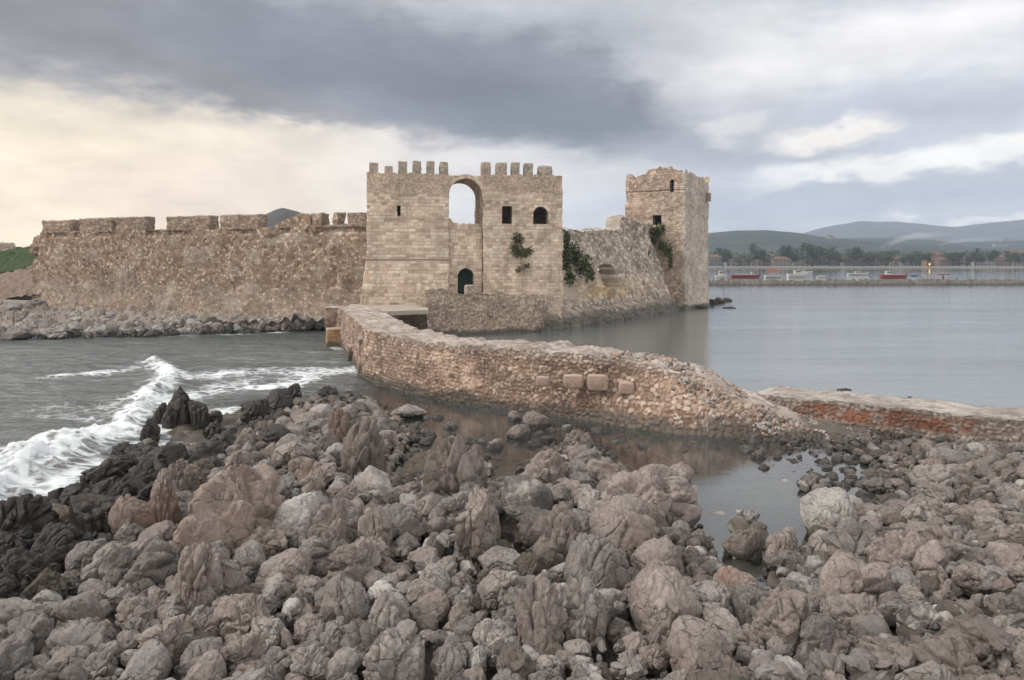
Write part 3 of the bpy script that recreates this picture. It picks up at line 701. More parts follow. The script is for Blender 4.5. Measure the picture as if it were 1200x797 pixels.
stone_block('eroded_corner', (2.2, 2.2, 2.9), 99, M_left, cur, (c[0] - .3, c[1] + .4, zat(301, 114)), ang, n=22, round_=0.5, rough=0.35)

# ruined wall between gate and keep
gb = [gp(*p) for p in [(633, 388.6), (660, 385.5), (700, 379), (745, 372), (780, 366), (812, 357)]]
gl_ = offs(gb, 3.9)
TG = np.array([(560, 352), (655, 352), (657, 268.5), (690, 271), (700, 269.5), (722, 269.5), (727, 268), (728, 256), (737, 253), (741, 258), (752, 262), (766, 263), (776, 280), (786, 303), (794, 326), (802, 346), (815, 352)], float)
def rtop(s, x_, y_):
    px = pxof(x_, y_); return zat(np.interp(px, TG[:, 0], TG[:, 1]), y_) + 0.15 * math.sin(s * 2.3) * math.sin(s * 0.9)
segl = np.r_[0, np.cumsum(np.linalg.norm(np.diff(gl_, axis=0), axis=1))]
def s_at(px): 
    ss = np.linspace(0, segl[-1], 400); xx = np.interp(ss, segl, gl_[:, 0]); yy = np.interp(ss, segl, gl_[:, 1]); return float(ss[np.argmin(np.abs(pxof(xx, yy) - px))])
sN = s_at(699); dN = float(np.interp(sN, segl, gl_[:, 1])) - 1.5; zN0, zN1 = zat(338, dN), zat(309, dN)
def nich(s, z):
    hw = 2.5; hh = (zN1 - zN0) * .45
    k = (np.abs(s - sN) < hw) & (z > zN0) & ((z < zN1 - hh) | (((s - sN) / hw) ** 2 + ((z - zN1 + hh) / hh) ** 2 < 1))
    return k
def gmask(P, s): 
    z = P[:, 2]; px = pxof(P[:, 0], P[:, 1])
    return np.stack([z * 0, np.exp(-((px - 690) / 40) ** 2) * sstep(2.2, 3.0, z) * sstep(5.5, 4.2, z) * 0.9], 1)
ruin = thing('ruined_wall', 'ruined sloping rubble wall with one arched niche between gate and square keep', 'castle wall', (0, 0, 0))
v, f, a = wall_strip(gl_, offs(gl_, 2.2), -0.3, rtop, lambda u, v, s: rubble(u, v, s, 0.55, 1.1, 0.10), res=0.08, rough=0.30, seed=71, toprough=.25,
                     batter=lambda s, z: np.clip((10.5 - z) * 0.34, 0, 3.6) + 0.7 * sstep(1.9, 1.5, z) - 2.6 * nich(s, z), masks=gmask)
mesh_np('wall', v, f, M_right, a, parent=ruin)

# square keep on the right
KA = math.radians(-34); KL = 9.69; Kt = (math.cos(KA), math.sin(KA)); KC = (203 / F * 119, 119.0)
KO = (KC[0] - KL * Kt[0], KC[1] - KL * Kt[1])
K_ = Frame(733, KO[1], KA); K_.x, K_.y = KO
keep = thing('keep_tower', 'square weathered stone keep with ragged domed top at the water, right of the gate', 'tower', (KO[0], KO[1], 0), KA)
def ktop(sd, u, x_, y_):
    z = 20.40 + 0.26 * math.sin(u * 2.7 + sd) * math.sin(u * 1.1) + 0.06 * math.sin(u * 7)
    if sd == 0: z += 1.0 * math.exp(-((u - 6.0) / 2.3) ** 2) - 0.3 * math.exp(-((u - 2.6) / 1.2) ** 2)
    if sd == 1: z += 0.3 - 0.1 * u - .35 * math.exp(-((u - 4.2) / .7) ** 2) - .5 * math.exp(-((u - 8.8) / .6) ** 2)
    if sd == 3: z -= 0.25
    return z
def kmask(P):
    q = np.exp(-((P[:, 0] - KL) / 0.5) ** 2 - (P[:, 1] / 0.5) ** 2) + 0.75 * (P[:, 0] > KL - .05) * sstep(0.2, 0.6, P[:, 1])
    return np.stack([P[:, 0] * 0, np.clip(q, 0, 1)], 1)
u_ = K_.u
v, f, a = wall_ring([(0, 0), (KL, 0), (KL, KL), (0, KL)], -0.5, ktop, lambda u, v, s: [np.where((v > 17) & (u < 9.7), q1, q2) for q1, q2 in zip(rubble(u, v, s + 3, .5, 1.3, .09), rubble(u, v, s, .55, 1.4, .05))],
                    holes=[(0, u_(785), u_(789.5), K_.z(787, 225), K_.z(787, 210), True), (0, u_(765), u_(775), K_.z(770, 263), K_.z(770, 252.5), False)], res=0.09, seed=9, rough=0.10, masks=kmask,
                    batter=lambda sd, z: np.clip((1.9 - z) * .12, 0, .3) - 0.22 * ((sd == 0) & (z > 17.6) & (z < 17.8)))
mesh_np('wall', v, f, M_keep, a, parent=keep)
b = MB(); b.box(KL - .1, KL + .55, KL - 1.2, KL - .4, zat(236, 126), zat(226, 126)); b.build('bracket', M_keep, keep)
c0 = wp(727, 268, 121)

# ruined terrace in front of the gate door
q0 = gp(500, 394.5); q1 = gp(637, 388.5); TA = math.atan2(q1[1] - q0[1], q1[0] - q0[0]); TLn = math.hypot(q1[0] - q0[0], q1[1] - q0[1])
ter = thing('terrace', 'low ruined rubble terrace standing in the water before the gate doorway', 'terrace', (q0[0], q0[1], 0), TA)
def ttop(sd, u, x_, y_):
    base = zat(346.5, q0[1] + x_ * math.sin(TA)) if True else 0
    if x_ < TLn * 0.21 and sd in (0, 3): base += 0.75 - 0.5 * abs(x_ / (TLn * .21) - .5)
    return base + 0.10 * math.sin(u * 4.1) * math.sin(u * 1.7)
v, f, a = wall_ring([(0, 0), (TLn, 0), (TLn, 3.4), (0, 3.4)], -0.5, ttop, lambda u, v, s: rubble(u, v, s, .30, 1.3, .09), res=0.085, seed=15, rough=0.12)
mesh_np('wall', v, f, M_gaterub, a, parent=ter)
stone_block('low_pier', (1.3, .8, 1.1), 31, M_gaterub, ter, (TLn * .40, 1.0, zat(347, 80)), n=9, round_=.2)

# causeway
fr_d = []
cf = np.array(CW_FRONT); seg = np.r_[0, np.cumsum(np.linalg.norm(np.diff(cf, axis=0), axis=1))]
ss = np.linspace(0, seg[-1], 60); fr_ = np.stack([np.interp(ss, seg, cf[:, 0]), np.interp(ss, seg, cf[:, 1])], 1)
for _ in range(3): fr_[1:-1] = (fr_[:-2] + 2 * fr_[1:-1] + fr_[2:]) / 4
bk_ = offs(fr_, 3.1)
for _ in range(4): bk_[1:-1] = (bk_[:-2] + 2 * bk_[1:-1] + bk_[2:]) / 4
ztab = np.array([p[2] for p in FRONT])
def ctop(s, x_, y_):
    rgh = sstep(24, 31, s)
    return float(np.interp(s, seg, ztab) + rgh * (0.12 * math.sin(s * 1.3) * math.sin(s * .83) + 0.05 * math.sin(s * 4.1)) + 0.02 * math.sin(s * 3))
cz = thing('causeway', 'curved brown rubble causeway wall leading from the rocks to the gate', 'causeway', (0, 0, 0))
def cstyle(u, v, seed):
    a = ashlar(u, v, seed, 0.19, 0.30, 0.05); b = rubble(u, v, seed + 4, 0.26, 1.35, 0.09)
    k = u + 3.0 * fbm(np.stack([u * .4, v * .8, u * 0], 1), 3, 91) > 31
    return [np.where(k, y_, x_) for x_, y_ in zip(a, b)]
def cmask(P, s):
    px = pxof(P[:, 0], P[:, 1]); z = P[:, 2]
    m = np.exp(-((px - 525 - (2 - z) * 25) / 38) ** 2) * sstep(0.5, 1.0, z) * sstep(2.7, 2.3, z) + 0.75 * np.exp(-((px - 620) / 22) ** 2 - ((z - 1.9) / .4) ** 2) + 0.5 * sstep(720, 830, px) * sstep(.5, 1.4, z)
    return np.stack([0.5 * sstep(0.55, .0, np.interp(s, seg, ztab) - z) * sstep(26, 33, s), m], 1)
v, f, a = wall_strip(fr_, bk_, -0.9, ctop, cstyle, res=0.055, rough=0.11, seed=81, toprough=.07, topn=22, masks=cmask,
                     batter=lambda s, z: np.clip((3 - z) * 0.10, 0, .5) + sstep(40, 48, s) * np.clip((2.2 - z) * 0.55, 0, 1.6) + 0.0 * z)
mesh_np('wall', v, f, M_cause, a, parent=cz)
for k, (px, py, w_, h_) in enumerate([(672, 447, .95, .62), (701, 449, 1.0, .75), (734, 455, .62, .5), (637, 447, .6, .4)]):
    d = np.interp(px, [600, 840], [38.6, 35.0]); p = wp(px, py, d - .15)
    stone_block('block', (w_, .5, h_), 120 + k, M_big, cz, (p[0], p[1] + .08, p[2] - h_ / 2), rng.uniform(-.1, .1), n=8, round_=.3, style=lambda a_, b_, s_: (a_ * 0 + .5, a_ * 0 + 1, a_ * 0))
for k, (px, py, w_, dp, h_, mt) in enumerate([(392, 406, 1.75, 1.6, 1.55, M_ochre), (415, 424, 1.25, 1.5, 1.15, M_cause), (389, 389, 1.8, 1.6, 2.6, M_cause), (426, 440, 1.0, 1.6, 2.4, M_cause)]):
    x_, y_ = gp(px, py); o = stone_block('buttress', (w_, dp, h_ + .4), 130 + k, mt, cz, (x_, y_ + dp / 2, -.4), 0.25, n=22, round_=.08, style=lambda a_, b_, s_: ashlar(a_, b_, s_, .24, .4, .05), rough=.05)
    if k == 0: o['label'] = 'ochre squared buttress block at the causeway foot'
# landing between causeway, gate and terrace, open underneath
lp = [wp(px, 303, d)[:2] for px, d in [(400, 74.0), (452, 71.5), (502, 73.5), (502, 82.6), (412, 83.0)]]
V_ = [(x_, y_, z_) for z_ in (2.42, 2.80) for x_, y_ in lp]
mesh_np('landing', V_, [(4, 3, 2, 1, 0), (5, 6, 7, 8, 9)] + [(k, (k + 1) % 5, 5 + (k + 1) % 5, 5 + k) for k in range(5)], M_gaterub, np.array([[.5, 1, .5, 0]] * 10), smooth=False, parent=cz)
qf = [fpt(px, py, 1.15) for px, py in [(880, 461), (905, 464), (1000, 472.5), (1100, 482.5), (1200, 494), (1330, 514), (1500, 548)]]
def qmask(P, s):
    px = pxof(P[:, 0], P[:, 1]); m = sstep(915, 950, px) * sstep(1165, 1120, px) * sstep(1.02, .92, P[:, 2] + .08 * np.sin(px * .07)) * sstep(.2, .4, P[:, 2])
    return np.stack([m * 0 + .5 * sstep(1.0, 1.15, P[:, 2]), m], 1)
quay = thing('quay', 'low quay wall with pale worn top and brick-red facing patch, right of the causeway', 'quay', (0, 0, 0))
v, f, a = wall_strip(qf, offs(qf, 2.9), -.6, lambda s, x_, y_: 1.15 + .03 * math.sin(s * 2) + .02 * math.sin(s * 7), lambda u, v, s: rubble(u, v, s, .24, 1.5, .07), res=.055, rough=.08, seed=95, toprough=.05, topn=16, masks=qmask)
mesh_np('wall', v, f, M_quay, a, parent=quay)

# ------------------------------------------------------------------ ledge under the curtain wall, left bank
def loft_sheet(name, lines, n, m, mat, bump, seed, scale=1.0, kind='structure'):
    """lines: list of equal-length lists of 3D points; smooth sheet through them with rocky relief"""
    L_ = [np.array(l, float) for l in lines]; t = np.linspace(0, 1, n); g = []
    for l in L_:
        tt = np.linspace(0, 1, len(l)); g.append(np.stack([np.interp(t, tt, l[:, k]) for k in range(3)], 1))
    g = np.array(g); w_ = np.linspace(0, 1, m) * (len(g) - 1); i = np.minimum(w_.astype(int), len(g) - 2); fr = (w_ - i)[:, None, None]
    S = g[i] * (1 - fr) + g[i + 1] * fr; P = S.reshape(-1, 3).copy()
    p2 = P * np.array([1, 1, 0.0]) / scale
    a1, a2, ar = worley(p2 * 0.6 + .3 * np.stack([vnoise(p2, 3), vnoise(p2, 4), p2[:, 0] * 0], 1), seed); b1, b2, br = worley(p2 * 1.7, seed + 1)
    P[:, 2] += bump * (0.9 * sstep(0, .5, a2 - a1) * (.2 + ar) + .35 * sstep(0, .4, b2 - b1) * br + .35 * fbm(p2 * 1.2, 3, seed) - .35)
    jj, ii = np.meshgrid(np.arange(m - 1), np.arange(n - 1), indexing='ij')
    f = np.stack([jj * n + ii, jj * n + ii + 1, (jj + 1) * n + ii + 1, (jj + 1) * n + ii], -1).reshape(-1, 4)
    return tag(mesh_np(name, P, f, mat), kind=kind)
def g3(px, py, z): x_, y_ = gp(px, py, z); return (x_, y_, z)
M_ledge = rock_mat('ledge_limestone', [(0.20, 0.165, 0.14), (0.28, 0.24, 0.21), (0.36, 0.32, 0.29)], wetz=0.75)
ln0 = [g3(px, py, -.6) for px, py in [(-420, 402), (-200, 404), (0, 404), (60, 405), (150, 403), (260, 398), (340, 395), (392, 391)]]
ln1 = [g3(px, py, .35) for px, py in [(-420, 384), (-200, 388), (0, 389), (60, 389), (150, 387), (260, 384), (340, 381.5), (392, 380)]]
ln2 = [g3(px, py, 1.2) for px, py in [(-420, 366), (-200, 368), (0, 366), (60, 372), (150, 375), (260, 376), (340, 375), (392, 375)]]
ln3 = [g3(px, py, 1.5) for px, py in [(-420, 357), (-200, 358), (0, 354), (60, 362), (150, 366), (260, 369), (340, 370), (392, 371)]]
loft_sheet('shore', [ln0, ln1, ln2, ln3], 760, 70, M_ledge, 0.85, 41, 1.0)
bl = [-420, -200, -60, 0, 30, 60, 90]
M_earth = rock_mat('earth_bank', [(0.15, 0.105, 0.075), (0.20, 0.145, 0.11), (0.24, 0.18, 0.14)], wetz=.1)
loft_sheet('bank', [[wp(px, py, 113) for px, py in zip(bl, [352, 352, 350, 349, 346, 344, 344])], [wp(px, py, 121) for px, py in zip(bl, [326, 326, 327, 328, 322, 314, 312])], [wp(px, py, 126) for px, py in zip(bl, [318, 318, 318, 318, 315, 306, 304])]], 300, 60, M_earth, .35, 43)
m, T = new_mat('grassy_ground'); pos = T.n('ShaderNodeNewGeometry').outputs['Position']
c = T.ramp(T.noise(pos, 0.9, 6, .7), [(0.3, (0.030, 0.040, 0.016)), (0.5, (0.034, 0.058, 0.016)), (0.7, (0.065, 0.08, 0.03))])
M_grassy = finish(m, T, principled(T, c, .95, T.n('ShaderNodeBump', {'Height': T.noise(pos, 5, 6, .7), 'Strength': 1.0, 'Distance': .2}).outputs[0]))
loft_sheet('terrain', [[wp(px, py, 125) for px, py in zip(bl, [320, 320, 319, 319, 316, 308, 306])], [wp(px, py, 134) for px, py in zip(bl, [296, 296, 296, 297, 294, 290, 290])], [wp(px, py, 142) for px, py in zip(bl, [290, 290, 290, 291, 289, 287, 287])], [wp(px, 303, 240) for px in bl]], 200, 80, M_grassy, .3, 44)
# flat ground inside the walls
b = MB(); b.add([(-75, 118, 1.5), (-16, 90, 1.5), (6, 92, 1.5), (20, 128, 1.5), (10, 240, 1.5), (-120, 240, 1.5)], [(0, 1, 2, 3, 4, 5)]); tag(b.build('courtyard_ground', M_earth), kind='structure')
stub = stone_block('wall_stub', (7, 1.4, 1.9), 210, M_right, None, wp(-8, 297, 138), 0.1, n=24, round_=.2, rough=.15)
tag(stub, 'small grey stub of ruined wall on the green bank at far left', 'ruin')
# hill far behind the curtain wall
def hill(name, prof, y0, y1, mat, n=160, m=26, seed=0, rough=0.02, ztop=None):
    """ridge seen at columns prof[(px, py)], crest halfway between y0 and y1"""
    pf = np.array(prof, float); yc_ = y0 + (y1 - y0) * .55; x = np.linspace((pf[0, 0] - 600) / F * yc_, (pf[-1, 0] - 600) / F * yc_, n)
    crest = np.interp(pxof(x, yc_), pf[:, 0], [zat(p, yc_) for p in pf[:, 1]])
    y = np.linspace(y0, y1, m); w_ = np.interp(y, [y0, yc_, y1], [0, 1, .2]); w_ = w_ * w_ * (3 - 2 * w_) 
    Xg, Yg = np.meshgrid(x, y); Z = crest[None, :] * w_[:, None]; P = np.stack([Xg.ravel(), Yg.ravel(), Z.ravel()], 1)
    sc = 7.0 / (y1 - y0); q = P * np.array([sc, sc, 0]); P[:, 2] += rough * crest.max() * fbm(q, 5, seed) * np.repeat(w_, n) ; P[:, 2] = np.maximum(P[:, 2], -2)
    jj, ii = np.meshgrid(np.arange(m - 1), np.arange(n - 1), indexing='ij')
    f = np.stack([jj * n + ii, jj * n + ii + 1, (jj + 1) * n + ii + 1, (jj + 1) * n + ii], -1).reshape(-1, 4)
    return tag(mesh_np(name, P, f, mat), kind='structure')
def hillmat(name, cols, sc):
    m, T = new_mat(name); pos = T.n('ShaderNodeNewGeometry').outputs['Position']
    c = T.ramp(T.noise(pos, sc, 7, .65), [(0.35, cols[0]), (0.5, cols[1]), (0.66, cols[2])])
    return finish(m, T, principled(T, c, .95))
M_hill = hillmat('wooded_hillside', [(0.010, 0.020, 0.015), (0.018, 0.030, 0.020), (0.05, 0.055, 0.035)], 0.022)
M_mtn = hillmat('mountain_slope', [(0.035, 0.045, 0.045), (0.05, 0.055, 0.055), (0.07, 0.07, 0.065)], 0.003)
hill('mound_hill', [(280, 303), (300, 274), (312, 259), (322, 249), (334, 243.5), (346, 246.5), (356, 251), (372, 263), (400, 300)], 300, 500, hillmat('mound_slope', [(0.05, 0.05, 0.05), (0.065, 0.062, 0.06), (0.08, 0.075, 0.07)], .05), 80, 20, 3, .01)
hill('hill', [(700, 285), (780, 276), (830, 272.5), (860, 270), (895, 269.5), (930, 273), (960, 278), (1000, 281.5), (1060, 286), (1120, 290), (1300, 296)], 1150, 2000, M_hill, 200, 36, 4, .03)
hill('foothill', [(760, 300), (880, 290), (950, 284), (990, 279), (1050, 279), (1100, 286), (1130, 284), (1170, 283), (1260, 280), (1400, 285)], 1500, 2600, M_hill, 200, 36, 5, .04)
hill('mountain', [(760, 300), (880, 284), (940, 273), (965, 266), (1000, 259.5), (1040, 258.5), (1062, 261), (1090, 266), (1115, 267.5), (1140, 263), (1165, 259.5), (1200, 258), (1300, 254), (1450, 262)], 3000, 4600, M_mtn, 220, 30, 6, .03)
# far shore: flat land, beach
b = MB(); b.add([(80, 640, .35), (1400, 640, .35), (2600, 3000, 2.5), (60, 3000, 2.5)], [(0, 1, 2, 3)]); b.add([(80, 600, -.3), (1400, 600, -.3), (1400, 640, .345), (80, 640, .345)], [(0, 1, 2, 3)])
tag(b.build('far_shore', hillmat('far_land', [(0.06, 0.06, 0.035), (0.08, 0.08, 0.05), (0.12, 0.11, 0.08)], .05)), kind='structure')
b = MB(); b.add([(80, 632, .36), (1400, 632, .36), (1400, 652, 1.1), (80, 652, 1.1)], [(0, 1, 2, 3)]); tag(b.build('beach', plain('beach_sand', (0.20, 0.185, 0.165), .95)), kind='structure')
#@@OBJECTS@@
# ------------------------------------------------------------------ boulders
def ico(level):
    bm = bmesh.new(); bmesh.ops.create_icosphere(bm, subdivisions=level, radius=1.0)
    v = np.array([q.co[:] for q in bm.verts]); f = np.array([[q.index for q in p.verts] for p in bm.faces]); bm.free(); return v, f
ICO = {k: ico(k) for k in (2, 3, 4, 6)}
def rock_shape(kind, seed, level=6):
    """unit boulder, long axis y: kinds rounded, blocky, ridged, lumpy, pointed, slab"""
    r = np.random.RandomState(seed); v, f = ICO[level]
    ax = {'rounded': (.9, 1.0, .75), 'blocky': (.85, 1.0, .75), 'ridged': (.62, 1.15, .85), 'lumpy': (.85, 1.05, .8), 'pointed': (.70, .85, 1.0), 'slab': (1.0, .75, .36)}[kind]
    p = v * np.array(ax)
    off = r.rand(3) * 50
    w = np.stack([fbm(p * 0.9 + off + k * 9, 2, seed + k) for k in range(3)], 1)
    q = p + 0.20 * w
    # fracture planes: flat broken faces
    npl = {'rounded': 5, 'blocky': 12, 'ridged': 9, 'lumpy': 8, 'pointed': 10, 'slab': 8}[kind]
    for k in range(npl):
        n = r.randn(3); n[2] = n[2] * 0.6 + 0.15; n /= np.linalg.norm(n)
        sup = (q @ n).max(); cut = sup * r.uniform(0.62, 0.86); d = q @ n - cut
        q = q - np.where(d > 0, d * 0.93, 0)[:, None] * n
    nr = v / np.array(ax); nr /= np.linalg.norm(nr, axis=1, keepdims=True)
    a = r.uniform(-.5, .5); rot = np.array([[math.cos(a), -math.sin(a), 0], [math.sin(a), math.cos(a), 0], [0, 0, 1]])
    qq = q @ rot
    lum = {'rounded': .05, 'blocky': .12, 'ridged': .22, 'lumpy': .21, 'pointed': .19, 'slab': .05}[kind]
    st = {'rounded': (1, 1, 1), 'blocky': (1, 1, 1), 'ridged': (1.7, .55, .7), 'lumpy': (1.1, .9, .9), 'pointed': (1.5, 1.3, .45), 'slab': (.6, 1, 2.5)}[kind]
    wq = qq * np.array(st) * 1.9 + off + 0.30 * np.stack([vnoise(qq * 1.8 + k * 5, seed + 20 + k) for k in range(3)], 1)
    f1, f2, rid = worley(wq, seed + 31)
    e = f2 - f1
    d = lum * (np.clip(e / 0.42, 0, 1) ** .5 * (0.7 + 0.7 * rid) - 0.65)
    wq2 = qq * np.array(st) * 3.8 + off * 2 + 0.35 * np.stack([vnoise(qq * 4 + k * 7, seed + 40 + k) for k in range(3)], 1)
    g1, g2, gid = worley(wq2, seed + 51)
    d = d + lum * 0.20 * (np.clip((g2 - g1) / .35, 0, 1) ** .5 * (.3 + .7 * gid) - .35)
    # open joints running through the stone, and solution grooves down its sides
    for k in range({'rounded': 2, 'blocky': 5, 'ridged': 6, 'lumpy': 5, 'pointed': 6, 'slab': 3}[kind]):
        n = r.randn(3); n[2] *= .5; n /= np.linalg.norm(n); c = r.uniform(-.5, .5)
        t = q @ n - c + 0.14 * fbm(q * 2.0 + k * 3, 3, seed + 60 + k)
        gate_ = sstep(-.2, .15, vnoise(q * 1.5 + k * 11, seed + 70 + k))
        d = d - r.uniform(.05, .11) * np.exp(-(t / r.uniform(.012, .03)) ** 2) * gate_
    if kind in ('ridged', 'pointed', 'lumpy'):
        gn = fbm(qq * np.array([5.0, 2.0, 0.8]) + off, 2, seed + 80)
        d = d - (.035 if kind == 'pointed' else .06) * sstep(0.15, 0.5, gn)
    d = d + 0.018 * fbm(q * 4 + off, 3, seed + 90) + 0.010 * fbm(q * np.array([16., 12, 8]), 3, seed + 95)
    for fq, dep, wd_ in ((1.7, .055, .05), (3.6, .030, .055)):        # winding fissures
        t = np.abs(fbm(q * np.array([1.25, .8, .9]) * fq + off + fq, 3, seed + 140)); g = sstep(-.25, .1, vnoise(q * 1.2 + off + fq, seed + 150))
        d = d - dep * (1 - sstep(0, wd_ * 1.6, t)) * g
    q = q + nr * d[:, None]
    for k in range({'rounded': 1, 'blocky': 9, 'ridged': 6, 'lumpy': 5, 'pointed': 7, 'slab': 4}[kind]):       # fresh broken faces cut through the relief
        n = r.randn(3); n[2] = n[2] * .6 + .2; n /= np.linalg.norm(n)
        sup = np.percentile(q @ n, 99.5); dd = q @ n - sup * r.uniform(.74, .9) + .02 * fbm(q * 3 + k, 2, seed + 120)
        q = q - np.where(dd > 0, dd * .8, 0)[:, None] * n
    return q + nr * (0.012 * fbm(q * np.array([9., 7, 5]), 3, seed + 97))[:, None], f
SHAPES = {}
def rock_mesh(kind, i, level=6):
    key = (kind, i, level)
    if key not in SHAPES:
        v, f = rock_shape(kind, 100 + 37 * i + 7 * len(kind) + 3 * ord(kind[0]), level); SHAPES[key] = (v, f, {})
    return SHAPES[key]
def rock_data(kind, i, matkey):
    v, f, c = rock_mesh(kind, i)
    if matkey not in c:
        o = mesh_np('boulder', v, f, RM[matkey]); c[matkey] = o.data; bpy.data.objects.remove(o)
    return c[matkey]
NVAR = {'rounded': 4, 'blocky': 10, 'ridged': 9, 'lumpy': 8, 'pointed': 6, 'slab': 2}
ROCKS = []          # dicts: x, y, r, ...
def put_rock(name, x, y, sx_, sy_, sz_, kind, i, matkey, rz, tilt, z=None, group=None):
    o = bpy.data.objects.new(name, rock_data(kind, i, matkey)); COL.objects.link(o)
    o.scale = (sx_, sy_, sz_)
    zz = (hground(x, y) if z is None else z) + sz_ * 0.28
    o.location = (x, y, zz); o.rotation_euler = (tilt[0], tilt[1], rz)
    if group: o['group'] = group
    return o
GR_L, GR_D, GR_W = 'limestone boulders of the rocky shore', 'dark wet rocks at the water edge', 'stones lying in the shallow channel'
